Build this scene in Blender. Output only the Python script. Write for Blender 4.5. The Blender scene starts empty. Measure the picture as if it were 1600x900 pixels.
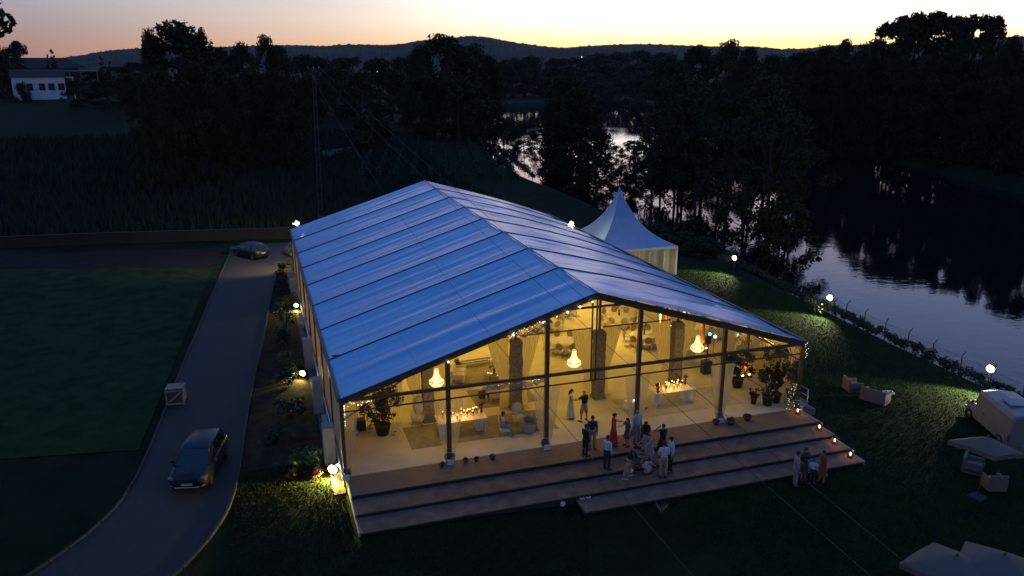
import bpy, bmesh, math, random
import numpy as np
from mathutils import Vector, Matrix, Euler
SC = bpy.context.scene
COL = SC.collection
rad = math.radians
PI = math.pi

# ------------------------------------------------------------------ camera
CAM = np.array([-2.984, -34.354, 18.689]); YAW = 0.3146; PITCH = 0.2747; FPX = 1247.7
_cy, _sy, _cp, _sp = math.cos(YAW), math.sin(YAW), math.cos(PITCH), math.sin(PITCH)
FWD = np.array([_sy*_cp, _cy*_cp, -_sp]); RIGHT = np.array([_cy, -_sy, 0.0]); UP = np.cross(RIGHT, FWD)
cam_data = bpy.data.cameras.new('camera'); cam = bpy.data.objects.new('camera', cam_data); COL.objects.link(cam)
cam_data.sensor_width = 36.0; cam_data.lens = 36.0*FPX/1600.0
cam_data.clip_start = 0.2; cam_data.clip_end = 20000
cam.matrix_world = Matrix(((RIGHT[0], UP[0], -FWD[0], CAM[0]), (RIGHT[1], UP[1], -FWD[1], CAM[1]),
                           (RIGHT[2], UP[2], -FWD[2], CAM[2]), (0, 0, 0, 1)))
SC.camera = cam
# sight-line arithmetic used to work out where things stand on the ground
def ray(x, y): return FWD + RIGHT*(x-800)/FPX - UP*(y-450)/FPX
def onz(x, y, z=0.0):
    d = ray(x, y); t = (z-CAM[2])/d[2]; return CAM + d*t
def onx(x, y, X):
    d = ray(x, y); t = (X-CAM[0])/d[0]; return CAM + d*t
def ony(x, y, Y):
    d = ray(x, y); t = (Y-CAM[1])/d[1]; return CAM + d*t
def azs(x, y):
    d = ray(x, y); return math.atan2(d[0], d[1]), d[2]/math.hypot(d[0], d[1])

# ------------------------------------------------------------------ world: dusk sky
W = bpy.data.worlds.new('World'); SC.world = W; W.use_nodes = True
SUN_AZ = rad(41)            # where the sun went down, from +Y towards +X
def build_world():
    nt = W.node_tree; N = nt.nodes; L = nt.links; N.clear()
    out = N.new('ShaderNodeOutputWorld'); bg = N.new('ShaderNodeBackground'); L.new(bg.outputs[0], out.inputs[0])
    tc = N.new('ShaderNodeTexCoord'); nm = N.new('ShaderNodeVectorMath'); nm.operation = 'NORMALIZE'
    L.new(tc.outputs['Generated'], nm.inputs[0])
    sp = N.new('ShaderNodeSeparateXYZ'); L.new(nm.outputs[0], sp.inputs[0])
    def M(op, a, b=None, c=None, clamp=False):
        n = N.new('ShaderNodeMath'); n.operation = op; n.use_clamp = clamp
        for i, v in enumerate((a, b, c)):
            if v is None: continue
            if isinstance(v, (int, float)): n.inputs[i].default_value = v
            else: L.new(v, n.inputs[i])
        return n.outputs[0]
    x, y, z = sp.outputs
    r = M('SQRT', M('ADD', M('MULTIPLY', x, x), M('ADD', M('MULTIPLY', y, y), 1e-6)))
    ca = M('DIVIDE', M('ADD', M('MULTIPLY', x, math.sin(SUN_AZ)), M('MULTIPLY', y, math.cos(SUN_AZ))), r)
    ang = M('ARCCOSINE', M('MINIMUM', M('MAXIMUM', ca, -1.0), 1.0))
    t = M('POWER', M('MAXIMUM', z, 0.0), 0.5)
    def ramp(stops):
        n = N.new('ShaderNodeValToRGB'); e = n.color_ramp.elements
        while len(e) < len(stops): e.new(0.5)
        for el, (deg, c) in zip(e, stops):
            el.position = math.sqrt(math.sin(rad(deg))); el.color = (c[0], c[1], c[2], 1)
        L.new(t, n.inputs[0]); return n.outputs[0]
    K = 0.5   # ramps hold half of the radiance
    def S(l): return [(d, tuple(K*v for v in c)) for d, c in l]
    glow = ramp(S([(0, (1.5, .95, .24)), (1.2, (1.75, 1.32, .52)), (2.6, (1.9, 1.72, 1.32)), (5, (2.0, 1.96, 1.9)),
                   (7.5, (1.75, 1.32, 1.28)), (11, (.88, .76, .95)), (15, (.42, .55, .98)), (25, (.26, .36, .86)), (45, (.085, .19, .54)), (90, (.065, .16, .47))]))
    mid = ramp(S([(0, (1.05, .52, .24)), (1.2, (1.1, .68, .40)), (2.6, (1.05, .82, .64)), (5, (.88, .82, .82)),
                  (7.5, (.98, .66, .70)), (11, (.42, .42, .64)), (15, (.15, .28, .60)), (25, (.09, .22, .57)), (45, (.06, .16, .49)), (90, (.052, .145, .47))]))
    far = ramp(S([(0, (.40, .20, .17)), (1.2, (.42, .25, .23)), (2.6, (.39, .32, .35)), (4.4, (.37, .39, .44)),
                  (9, (.22, .29, .45)), (15, (.12, .23, .49)), (25, (.07, .18, .50)), (45, (.052, .15, .48)), (90, (.052, .145, .47))]))
    def mix(f, a, b):
        n = N.new('ShaderNodeMix'); n.data_type = 'RGBA'; L.new(f, n.inputs[0]); L.new(a, n.inputs[6]); L.new(b, n.inputs[7]); return n.outputs[2]
    def mapr(v, a, b):
        n = N.new('ShaderNodeMapRange'); n.interpolation_type = 'SMOOTHSTEP'; n.inputs[1].default_value = a; n.inputs[2].default_value = b
        n.inputs[3].default_value = 0; n.inputs[4].default_value = 1; L.new(v, n.inputs[0]); return n.outputs[0]
    c1 = mix(mapr(ang, rad(8), rad(40)), glow, mid)
    c2 = mix(mapr(ang, rad(26), rad(60)), c1, far)
    # thin high cirrus streaks just break the smoothness
    mp = N.new('ShaderNodeMapping'); mp.inputs['Scale'].default_value = (3, 3, 34); L.new(nm.outputs[0], mp.inputs[0])
    nz = N.new('ShaderNodeTexNoise'); nz.inputs['Scale'].default_value = 1.4; nz.inputs['Detail'].default_value = 5; L.new(mp.outputs[0], nz.inputs[0])
    k = M('ADD', 0.955, M('MULTIPLY', nz.outputs[0], 0.09))
    low = mapr(z, -0.06, -0.005)
    k2 = M('MULTIPLY', M('MULTIPLY', k, low), 1.0/K)
    sc = N.new('ShaderNodeVectorMath'); sc.operation = 'SCALE'; L.new(c2, sc.inputs[0]); L.new(k2, sc.inputs[3])
    L.new(sc.outputs[0], bg.inputs[0]); bg.inputs[1].default_value = 1.0
build_world()
W.cycles.sampling_method = 'MANUAL'; W.cycles.sample_map_resolution = 512
SC.view_settings.view_transform = 'Standard'; SC.view_settings.look = 'None'
SC.view_settings.exposure = 0.0; SC.view_settings.gamma = 1.0; SC.view_settings.use_curve_mapping = False
cy = SC.cycles
try:
    cy.use_denoising = True; cy.denoiser = 'OPENIMAGEDENOISE'
except Exception: pass
cy.sample_clamp_indirect = 4.0; cy.max_bounces = 8; cy.diffuse_bounces = 4; cy.glossy_bounces = 4
cy.transparent_max_bounces = 24; cy.caustics_reflective = False; cy.caustics_refractive = False
cy.volume_bounces = 0

WARM = (1.0, .70, .13); YELLOW = (1.0, .80, .30); CANDLE = (1.0, .42, .10); COOL = (1.0, .95, .62)

# ------------------------------------------------------------------ materials
MATS = {}
def mat(name, col, rough=.6, spec=.5, metal=0, var=0, vscale=4.0, bump=0, bscale=30.0, stretch=None, coat=0, emit=None, estr=0, coords='Object', detail=4):
    if name in MATS: return MATS[name]
    m = bpy.data.materials.new(name); m.use_nodes = True; MATS[name] = m
    nt = m.node_tree; b = nt.nodes['Principled BSDF']; L = nt.links
    b.inputs['Base Color'].default_value = (*col, 1); b.inputs['Roughness'].default_value = rough
    b.inputs['Specular IOR Level'].default_value = spec; b.inputs['Metallic'].default_value = metal
    b.inputs['Coat Weight'].default_value = coat
    if emit: b.inputs['Emission Color'].default_value = (*emit, 1); b.inputs['Emission Strength'].default_value = estr
    if var or bump:
        tc = nt.nodes.new('ShaderNodeTexCoord'); mp = nt.nodes.new('ShaderNodeMapping'); L.new(tc.outputs[coords], mp.inputs[0])
        if stretch: mp.inputs['Scale'].default_value = stretch
    if var:
        nz = nt.nodes.new('ShaderNodeTexNoise'); nz.inputs['Scale'].default_value = vscale; nz.inputs['Detail'].default_value = detail; L.new(mp.outputs[0], nz.inputs[0])
        cr = nt.nodes.new('ShaderNodeValToRGB'); L.new(nz.outputs[0], cr.inputs[0])
        cr.color_ramp.elements[0].position = .3; cr.color_ramp.elements[1].position = .7
        cr.color_ramp.elements[0].color = (*[c*(1-var) for c in col], 1); cr.color_ramp.elements[1].color = (*[min(1, c*(1+var)) for c in col], 1)
        L.new(cr.outputs[0], b.inputs['Base Color'])
    if bump:
        n2 = nt.nodes.new('ShaderNodeTexNoise'); n2.inputs['Scale'].default_value = bscale; n2.inputs['Detail'].default_value = 4; L.new(mp.outputs[0], n2.inputs[0])
        bp = nt.nodes.new('ShaderNodeBump'); bp.inputs['Strength'].default_value = bump; bp.inputs['Distance'].default_value = .05
        L.new(n2.outputs[0], bp.inputs['Height']); L.new(bp.outputs[0], b.inputs['Normal'])
    return m
def glow(name, col, strength):
    if name in MATS: return MATS[name]
    m = bpy.data.materials.new(name); m.use_nodes = True; MATS[name] = m
    nt = m.node_tree; nt.nodes.clear(); o = nt.nodes.new('ShaderNodeOutputMaterial'); e = nt.nodes.new('ShaderNodeEmission')
    e.inputs[0].default_value = (*col, 1); e.inputs[1].default_value = strength; nt.links.new(e.outputs[0], o.inputs[0])
    m.cycles.emission_sampling = 'NONE'
    return m
def cloth_mat(name, col, transp=.3, transl=.5, rough=.8):
    if name in MATS: return MATS[name]
    m = bpy.data.materials.new(name); m.use_nodes = True; MATS[name] = m
    nt = m.node_tree; L = nt.links; nt.nodes.clear(); N = nt.nodes.new
    o = N('ShaderNodeOutputMaterial'); d = N('ShaderNodeBsdfDiffuse'); t = N('ShaderNodeBsdfTranslucent'); tr = N('ShaderNodeBsdfTransparent')
    d.inputs[0].default_value = (*col, 1); t.inputs[0].default_value = (*col, 1)
    m1 = N('ShaderNodeMixShader'); m2 = N('ShaderNodeMixShader'); m1.inputs[0].default_value = transl; m2.inputs[0].default_value = transp
    L.new(d.outputs[0], m1.inputs[1]); L.new(t.outputs[0], m1.inputs[2]); L.new(m1.outputs[0], m2.inputs[1]); L.new(tr.outputs[0], m2.inputs[2]); L.new(m2.outputs[0], o.inputs[0])
    return m
def clear_mat(name, tint=(.95, .95, .93), rough=.06, ior=1.45, body=.03, bump=.25, bscale=2.5):
    if name in MATS: return MATS[name]
    m = bpy.data.materials.new(name); m.use_nodes = True; MATS[name] = m
    nt = m.node_tree; L = nt.links; nt.nodes.clear(); N = nt.nodes.new
    o = N('ShaderNodeOutputMaterial'); tr = N('ShaderNodeBsdfTransparent'); tr.inputs[0].default_value = (*tint, 1)
    g = N('ShaderNodeBsdfGlossy'); g.inputs[1].default_value = rough; fr = N('ShaderNodeFresnel'); fr.inputs[0].default_value = ior
    mx = N('ShaderNodeMixShader'); L.new(tr.outputs[0], mx.inputs[1]); L.new(g.outputs[0], mx.inputs[2])
    d = N('ShaderNodeBsdfDiffuse'); d.inputs[0].default_value = (.6, .6, .58, 1); m2 = N('ShaderNodeMixShader'); m2.inputs[0].default_value = body
    tc = N('ShaderNodeTexCoord'); nz = N('ShaderNodeTexNoise'); nz.inputs['Scale'].default_value = bscale; nz.inputs['Detail'].default_value = 3
    bp = N('ShaderNodeBump'); bp.inputs['Strength'].default_value = bump; bp.inputs['Distance'].default_value = .1
    L.new(tc.outputs['Object'], nz.inputs[0]); L.new(nz.outputs[0], bp.inputs['Height']); L.new(bp.outputs[0], g.inputs['Normal']); L.new(bp.outputs[0], fr.inputs['Normal'])
    L.new(fr.outputs[0], mx.inputs[0]); L.new(mx.outputs[0], m2.inputs[1]); L.new(d.outputs[0], m2.inputs[2]); L.new(m2.outputs[0], o.inputs[0])
    return m

# ------------------------------------------------------------------ mesh builder
class MB:
    def __init__(s): s.v = []; s.f = []; s.sm = []
    def add(s, vs, fs, smooth=False):
        o = len(s.v); s.v += [tuple(map(float, p)) for p in vs]; s.f += [tuple(i+o for i in f) for f in fs]; s.sm += [smooth]*len(fs); return s
    def box(s, c, d, rz=0, rx=0, ry=0, taper=1.0):
        M = Euler((rx, ry, rz)).to_matrix(); vs = []
        for z in (-1, 1):
            k = taper if z > 0 else 1
            for x, y in ((-1, -1), (1, -1), (1, 1), (-1, 1)):
                vs.append(M @ Vector((x*d[0]/2*k, y*d[1]/2*k, z*d[2]/2)) + Vector(c))
        return s.add(vs, [(3, 2, 1, 0), (4, 5, 6, 7), (0, 1, 5, 4), (1, 2, 6, 5), (2, 3, 7, 6), (3, 0, 4, 7)])
    def bevbox(s, c, d, r=.03, rz=0, rx=0, ry=0):
        # box with rounded vertical and top edges: stacked rings
        M = Euler((rx, ry, rz)).to_matrix(); rings = []
        for z, ins in ((-d[2]/2, 0), (d[2]/2-r, 0), (d[2]/2-r*.3, r*.3), (d[2]/2, r)):
            w, h = d[0]/2-ins, d[1]/2-ins; q = min(r, w*.9, h*.9)
            pts = []
            for sx, sy, a0 in ((1, 1, 0), (-1, 1, 90), (-1, -1, 180), (1, -1, 270)):
                for a in (0, 45, 90):
                    t = rad(a0+a); pts.append((sx*(w-q)+q*math.cos(t), sy*(h-q)+q*math.sin(t), z))
            rings.append([M @ Vector(p) + Vector(c) for p in pts])
        return s.loft(rings, True, True)
    def loft(s, rings, cap0=False, cap1=False, closed=True, smooth=False):
        n = len(rings[0]); vs = [p for r in rings for p in r]; fs = []
        m = n if closed else n-1
        for i in range(len(rings)-1):
            for j in range(m):
                a, b = i*n+j, i*n+(j+1) % n; fs.append((a, b, b+n, a+n))
        if cap0: fs.append(tuple(range(n))[::-1])
        if cap1: fs.append(tuple(range((len(rings)-1)*n, len(rings)*n)))
        return s.add(vs, fs, smooth)
    def tube(s, pts, rs, n=6, cap=True, smooth=True):
        pts = [Vector(p) for p in pts]
        if isinstance(rs, (int, float)): rs = [rs]*len(pts)
        rings = []; prev = None
        for i, p in enumerate(pts):
            d = (pts[min(i+1, len(pts)-1)] - pts[max(i-1, 0)])
            if d.length < 1e-9: d = Vector((0, 0, 1))
            d.normalize()
            if prev is None:
                a = Vector((0, 0, 1)) if abs(d.z) < .9 else Vector((1, 0, 0)); u = d.cross(a).normalized()
            else:
                u = (prev - d*prev.dot(d)); u = u.normalized() if u.length > 1e-6 else d.cross(Vector((1, 0, 0))).normalized()
            prev = u; w = d.cross(u)
            r = rs[i]; rx, ry = (r, r) if not isinstance(r, tuple) else r
            rings.append([p + u*(rx*math.cos(2*PI*k/n)) + w*(ry*math.sin(2*PI*k/n)) for k in range(n)])
        return s.loft(rings, cap, cap, smooth=smooth)
    def lathe(s, prof, n=16, c=(0, 0, 0), smooth=True, cap=False):
        rings = [[(c[0]+r*math.cos(2*PI*k/n), c[1]+r*math.sin(2*PI*k/n), c[2]+z) for k in range(n)] for r, z in prof]
        return s.loft(rings, cap, cap, smooth=smooth)
    def ball(s, c, r, n=8, m=6):
        r3 = r if isinstance(r, tuple) else (r, r, r)
        rings = []
        for i in range(m+1):
            t = PI*i/m - PI/2; q = max(math.cos(t), .02)
            rings.append([(c[0]+r3[0]*q*math.cos(2*PI*k/n), c[1]+r3[1]*q*math.sin(2*PI*k/n), c[2]+r3[2]*math.sin(t)) for k in range(n)])
        return s.loft(rings, True, True, smooth=True)
    def grid(s, fn, nu, nv, smooth=True):
        vs = [fn(u/nu, v/nv) for v in range(nv+1) for u in range(nu+1)]; fs = []
        for v in range(nv):
            for u in range(nu):
                a = v*(nu+1)+u; fs.append((a, a+1, a+nu+2, a+nu+1))
        return s.add(vs, fs, smooth)
    def xf(s, M):
        s.v = [tuple(M @ Vector(p)) for p in s.v]; return s
    def mesh(s, name):
        me = bpy.data.meshes.new(name); me.from_pydata(s.v, [], s.f); me.update()
        if any(s.sm): me.polygons.foreach_set('use_smooth', s.sm)
        return me
    def build(s, name, m, parent=None, label=None, cat=None, group=None, kind=None, loc=None, rz=0):
        o = bpy.data.objects.new(name, s.mesh(name)); COL.objects.link(o)
        if m is not None:
            for mm in (m if isinstance(m, list) else [m]): o.data.materials.append(mm)
        if parent: o.parent = parent
        if loc is not None: o.location = loc
        if rz: o.rotation_euler = (0, 0, rz)
        return tag(o, label, cat, group, kind)
def tag(o, label=None, cat=None, group=None, kind=None):
    if label: o['label'] = label
    if cat: o['category'] = cat
    if group: o['group'] = group
    if kind: o['kind'] = kind
    return o
def thing(name, label, cat, loc=(0, 0, 0), rz=0, group=None):
    o = bpy.data.objects.new(name, None); COL.objects.link(o); o.empty_display_size = .3
    o.location = loc; o.rotation_euler = (0, 0, rz); return tag(o, label, cat, group)
KIDS = {}
def kids(o):
    return [c for c in COL.objects if c.parent == o]
def copy_tree(o, loc=None, rz=None, label=None, group=None, scale=None, parent=None, cache=None):
    c = o.copy(); COL.objects.link(c)
    if parent is not None: c.parent = parent
    if loc is not None: c.location = loc
    if rz is not None: c.rotation_euler = (0, 0, rz)
    if scale is not None: c.scale = scale
    if label: c['label'] = label
    if group: c['group'] = group
    key = o.name
    if key not in KIDS: KIDS[key] = list(o.children)
    for ch in KIDS[key]: copy_tree(ch, parent=c)
    return c
def point_light(parent, loc, power, col, size=.05, name='lamp_light', spot=None, direc=None, blend=.6):
    ld = bpy.data.lights.new(name, 'SPOT' if spot else 'POINT'); ld.energy = power; ld.color = col; ld.shadow_soft_size = size
    if spot: ld.spot_size = rad(spot); ld.spot_blend = blend
    o = bpy.data.objects.new(name, ld); COL.objects.link(o); o.location = loc
    if direc is not None: o.rotation_euler = Vector(direc).to_track_quat('-Z', 'Y').to_euler()
    if parent: o.parent = parent
    return o
R = random.Random(7)

# ------------------------------------------------------------------ terrain
def polar(az, D): return (CAM[0]+D*math.sin(rad(az)), CAM[1]+D*math.cos(rad(az)))
BANK = [(34, -60), (38.6, -14), (41.6, 0), (42.2, 10), (43.2, 20), (44.4, 32), (46, 45), (45, 70), (44, 100), (45, 124), (60, 190), (86, 277), (112, 345)]
FAR = [polar(75, 150), polar(62, 146), polar(56, 150), polar(50, 165), polar(45, 193), polar(40, 225), polar(35, 272), polar(30, 350), polar(26, 452)]
RIVER = np.array(BANK + FAR[::-1])
WATER_Z = -3.0
def river_depth(x, y):
    # signed distance into the river (positive = over water); x, y arrays
    x = np.asarray(x, float); y = np.asarray(y, float)
    n = len(RIVER); dmin = np.full(x.shape, 1e9); inside = np.zeros(x.shape, bool)
    for i in range(n):
        ax, ay = RIVER[i]; bx, by = RIVER[(i+1) % n]
        dx, dy = bx-ax, by-ay; t = np.clip(((x-ax)*dx+(y-ay)*dy)/(dx*dx+dy*dy), 0, 1)
        dmin = np.minimum(dmin, np.hypot(x-ax-t*dx, y-ay-t*dy))
        c = ((ay > y) != (by > y)) & (x < (bx-ax)*(y-ay)/(by-ay+1e-12)+ax); inside ^= c
    return np.where(inside, dmin, -dmin)
def sstep(v, a, b):
    t = np.clip((np.asarray(v, float)-a)/(b-a), 0, 1); return t*t*(3-2*t)
def gza(x, y):
    x = np.asarray(x, float); y = np.asarray(y, float)
    z = -.62 - .22*sstep(x, 4, 10)*(1-sstep(y, 60, 90)) - .25*sstep(x, 30, 42)*(1-sstep(y, 60, 90))
    z = z + 10.0*sstep(y, 75, 270)*(1-sstep(x, 20, 60))
    d = river_depth(x, y)
    z = z + (.25*np.sin(x*.09+1)*np.cos(y*.07))*sstep(np.abs(y-10), 70, 140)
    k = sstep(d, -2.2, 3.0)
    return z*(1-k) + (-4.6)*k
def gz(x, y): return float(gza(np.array([x]), np.array([y]))[0])
def ong(px, py):
    z = -.7
    for _ in range(6):
        p = onz(px, py, z); z = gz(p[0], p[1])
    return Vector((p[0], p[1], z))
def build_ground():
    xs = np.concatenate([[-2600, -2000, -1300, -900, -600, -420, -300, -220, -160, -120, -90, -70, -55], np.arange(-44, 62, 1.0), np.arange(62, 240, 4.0), [250, 280, 330, 400, 520, 700, 1000, 1500, 2200, 3000, 3500]])
    ys = np.concatenate([[-1500, -900, -500, -300, -180, -120, -90, -75], np.arange(-64, 76, 1.0), np.arange(76, 460, 4.5), [470, 500, 560, 650, 800, 1000, 1400, 2000, 2700, 3400]])
    X, Y = np.meshgrid(xs, ys); Z = gza(X, Y)
    rng = np.random.default_rng(3); Z = Z + rng.normal(0, .012, Z.shape)*((np.abs(X) < 62) & (Y < 76))
    nx = len(xs); vs = np.stack([X, Y, Z], -1).reshape(-1, 3)
    iy, ix = np.meshgrid(np.arange(len(ys)-1), np.arange(nx-1), indexing='ij'); a = (iy*nx+ix).ravel()
    f = np.stack([a, a+1, a+nx+1, a+nx], -1)
    me = bpy.data.meshes.new('ground'); me.from_pydata(vs.tolist(), [], f.tolist()); me.update()
    me.polygons.foreach_set('use_smooth', [True]*len(f))
    o = bpy.data.objects.new('ground', me); COL.objects.link(o)
    m = mat('ground_grass', (.012, .019, .006), rough=1, spec=.1, var=.4, vscale=.6, bump=.8, bscale=14, detail=8)
    me.materials.append(m); tag(o, kind='structure')
build_ground()
def build_water():
    mb = MB(); b = MB()
    xs = np.concatenate([np.linspace(30, 130, 60), np.linspace(134, 300, 30)]); ys = np.concatenate([np.linspace(-70, 130, 110), np.linspace(136, 480, 60)])
    vs = [(x, y, WATER_Z) for y in ys for x in xs]; nx = len(xs)
    fs = [(j*nx+i, j*nx+i+1, (j+1)*nx+i+1, (j+1)*nx+i) for j in range(len(ys)-1) for i in range(nx-1)]
    mb.add(vs, fs, True)
    m = bpy.data.materials.new('river_water'); m.use_nodes = True; nt = m.node_tree; L = nt.links; p = nt.nodes['Principled BSDF']
    p.inputs['Base Color'].default_value = (.004, .0055, .0075, 1); p.inputs['Roughness'].default_value = .03; p.inputs['IOR'].default_value = 1.33
    p.inputs['Specular IOR Level'].default_value = .5
    tc = nt.nodes.new('ShaderNodeTexCoord')
    def nzz(scale, sc, det):
        mp = nt.nodes.new('ShaderNodeMapping'); mp.inputs['Scale'].default_value = sc; mp.inputs['Rotation'].default_value = (0, 0, .5); L.new(tc.outputs['Object'], mp.inputs[0])
        n = nt.nodes.new('ShaderNodeTexNoise'); n.inputs['Scale'].default_value = scale; n.inputs['Detail'].default_value = det; L.new(mp.outputs[0], n.inputs[0]); return n.outputs[0]
    a = nzz(.55, (1, 1.6, 1), 3); c = nzz(.05, (1, 1, 1), 2); d = nzz(2.2, (1, 1.5, 1), 2)
    mu = nt.nodes.new('ShaderNodeMath'); mu.operation = 'MULTIPLY_ADD'; L.new(d, mu.inputs[0]); mu.inputs[1].default_value = .25; L.new(a, mu.inputs[2])
    cr = nt.nodes.new('ShaderNodeMapRange'); cr.inputs[1].default_value = .42; cr.inputs[2].default_value = .68; cr.inputs[3].default_value = .02; cr.inputs[4].default_value = .075; L.new(c, cr.inputs[0])
    bp = nt.nodes.new('ShaderNodeBump'); bp.inputs['Distance'].default_value = .25; L.new(cr.outputs[0], bp.inputs['Strength']); L.new(mu.outputs[0], bp.inputs['Height']); L.new(bp.outputs[0], p.inputs['Normal'])
    mb.build('river', m, kind='structure')
build_water()

# hills along the horizon
def build_hills():
    # outline of the two ridges as (azimuth, slope above the camera) control points
    def prof(pts):
        az = [azs(x, y)[0] for x, y in pts]; sl = [azs(x, y)[1] for x, y in pts]; return np.array(az), np.array(sl)
    main = [(-900, 88), (-300, 84), (-60, 96), (60, 95), (125, 87), (165, 80), (215, 76), (270, 75), (330, 74), (420, 71), (480, 71), (500, 72.5), (540, 70), (600, 71), (630, 68.5), (655, 64), (700, 60), (735, 56.5), (765, 59), (800, 66), (840, 72), (880, 75), (920, 72), (960, 70), (1010, 69), (1060, 71), (1120, 73), (1180, 73), (1220, 77), (1262, 76), (1300, 71), (1360, 70), (1430, 68), (1520, 60), (1600, 57), (1800, 60), (2200, 70)]
    az, sl = prof(main)
    rng = np.random.default_rng(5)
    N = 1500; A = np.linspace(az[0], az[-1], N); S = np.interp(A, az, sl)
    rs = [1700, 1850, 2000, 2150, 2300, 2420, 2500, 2560, 2600, 2680, 2850, 3200]
    spike = np.maximum(0, np.convolve(rng.normal(0, 1, N), [.3, .5, .3], 'same'))*2.6
    vs = []
    for r in rs:
        k = float(sstep(r, 1650, 2600)) if r <= 2600 else 1-.7*float(sstep(r, 2600, 3200))
        top = (18.7 + 2600*S)
        und = np.interp(A*(1+r*.00002), A, np.convolve(rng.normal(0, 1, N), np.ones(40)/40, 'same'))*26*k*(1-k)*2
        z = -2 + (top+2)*k + und
        if r == 2600: z = z + spike
        elif r > 1900: z = z + rng.normal(0, 1.1, N)
        for i in range(N): vs.append((CAM[0]+r*math.sin(A[i]), CAM[1]+r*math.cos(A[i]), z[i]))
    fs = [(j*N+i, j*N+i+1, (j+1)*N+i+1, (j+1)*N+i) for j in range(len(rs)-1) for i in range(N-1)]
    mb = MB(); mb.add(vs, fs, False)
    mb.build('hills', mat('hill_forest', (.040, .046, .022), rough=1, spec=.1, var=.5, vscale=.012, detail=8), kind='structure')
build_hills()

# ------------------------------------------------------------------ ground sheets: road, lawns, planting bed
ROAD_L = [(-26, -13.5), (-20, -8.8), (-15.4, -5.2), (-12.5, -2.85), (-10.95, -.6), (-10.0, 1.6), (-9.5, 4.2), (-9.2, 7.4), (-8.75, 14), (-8.3, 20.9), (-7.6, 30), (-6.8, 41), (-5.9, 52), (-5.8, 56.2)]
ROAD_R = [(-20, -18), (-13.5, -11.2), (-9.4, -7), (-7.1, -4.6), (-5.9, -2.3), (-5.25, -.3), (-5.0, 1.2), (-4.75, 4.2), (-4.45, 9.1), (-4.0, 15), (-3.3, 22), (-2.6, 31), (-1.75, 40.5), (-1.3, 46.4)]
def smooth_path(pts, step):
    P = np.array(pts, float); d = np.r_[0, np.cumsum(np.hypot(*np.diff(P, axis=0).T))]
    q = np.arange(0, d[-1], step*.25); x = np.interp(q, d, P[:, 0]); y = np.interp(q, d, P[:, 1])
    for _ in range(3):
        x[1:-1] = (x[:-2]+2*x[1:-1]+x[2:])/4; y[1:-1] = (y[:-2]+2*y[1:-1]+y[2:])/4
    d = np.r_[0, np.cumsum(np.hypot(np.diff(x), np.diff(y)))]; q = np.arange(0, d[-1], step)
    return list(zip(np.interp(q, d, x), np.interp(q, d, y)))
def paving_mat():
    m = bpy.data.materials.new('paving_setts'); m.use_nodes = True; nt = m.node_tree; L = nt.links; p = nt.nodes['Principled BSDF']
    tc = nt.nodes.new('ShaderNodeTexCoord'); mp = nt.nodes.new('ShaderNodeMapping'); mp.inputs['Rotation'].default_value = (0, 0, -.08); L.new(tc.outputs['Object'], mp.inputs[0])
    br = nt.nodes.new('ShaderNodeTexBrick'); br.inputs['Scale'].default_value = 4.5; br.inputs['Mortar Size'].default_value = .05; br.inputs['Mortar Smooth'].default_value = .3
    br.inputs['Color1'].default_value = (.052, .034, .025, 1); br.inputs['Color2'].default_value = (.036, .024, .018, 1); br.inputs['Mortar'].default_value = (.007, .005, .004, 1)
    br.inputs['Brick Width'].default_value = .9; br.inputs['Row Height'].default_value = .55; L.new(mp.outputs[0], br.inputs[0])
    nz = nt.nodes.new('ShaderNodeTexNoise'); nz.inputs['Scale'].default_value = .5; nz.inputs['Detail'].default_value = 6; L.new(tc.outputs['Object'], nz.inputs[0])
    mx = nt.nodes.new('ShaderNodeMix'); mx.data_type = 'RGBA'; mx.blend_type = 'MULTIPLY'; mx.inputs[0].default_value = .5; L.new(br.outputs[0], mx.inputs[6])
    cr = nt.nodes.new('ShaderNodeValToRGB'); cr.color_ramp.elements[0].position = .3; cr.color_ramp.elements[1].position = .7; cr.color_ramp.elements[0].color = (.5, .5, .5, 1); L.new(nz.outputs[0], cr.inputs[0]); L.new(cr.outputs[0], mx.inputs[7])
    L.new(mx.outputs[2], p.inputs['Base Color']); p.inputs['Roughness'].default_value = .75
    bp = nt.nodes.new('ShaderNodeBump'); bp.inputs['Strength'].default_value = .7; bp.inputs['Distance'].default_value = .02; bp.invert = True; L.new(br.outputs['Fac'], bp.inputs['Height']); L.new(bp.outputs[0], p.inputs['Normal'])
    return m
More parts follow.
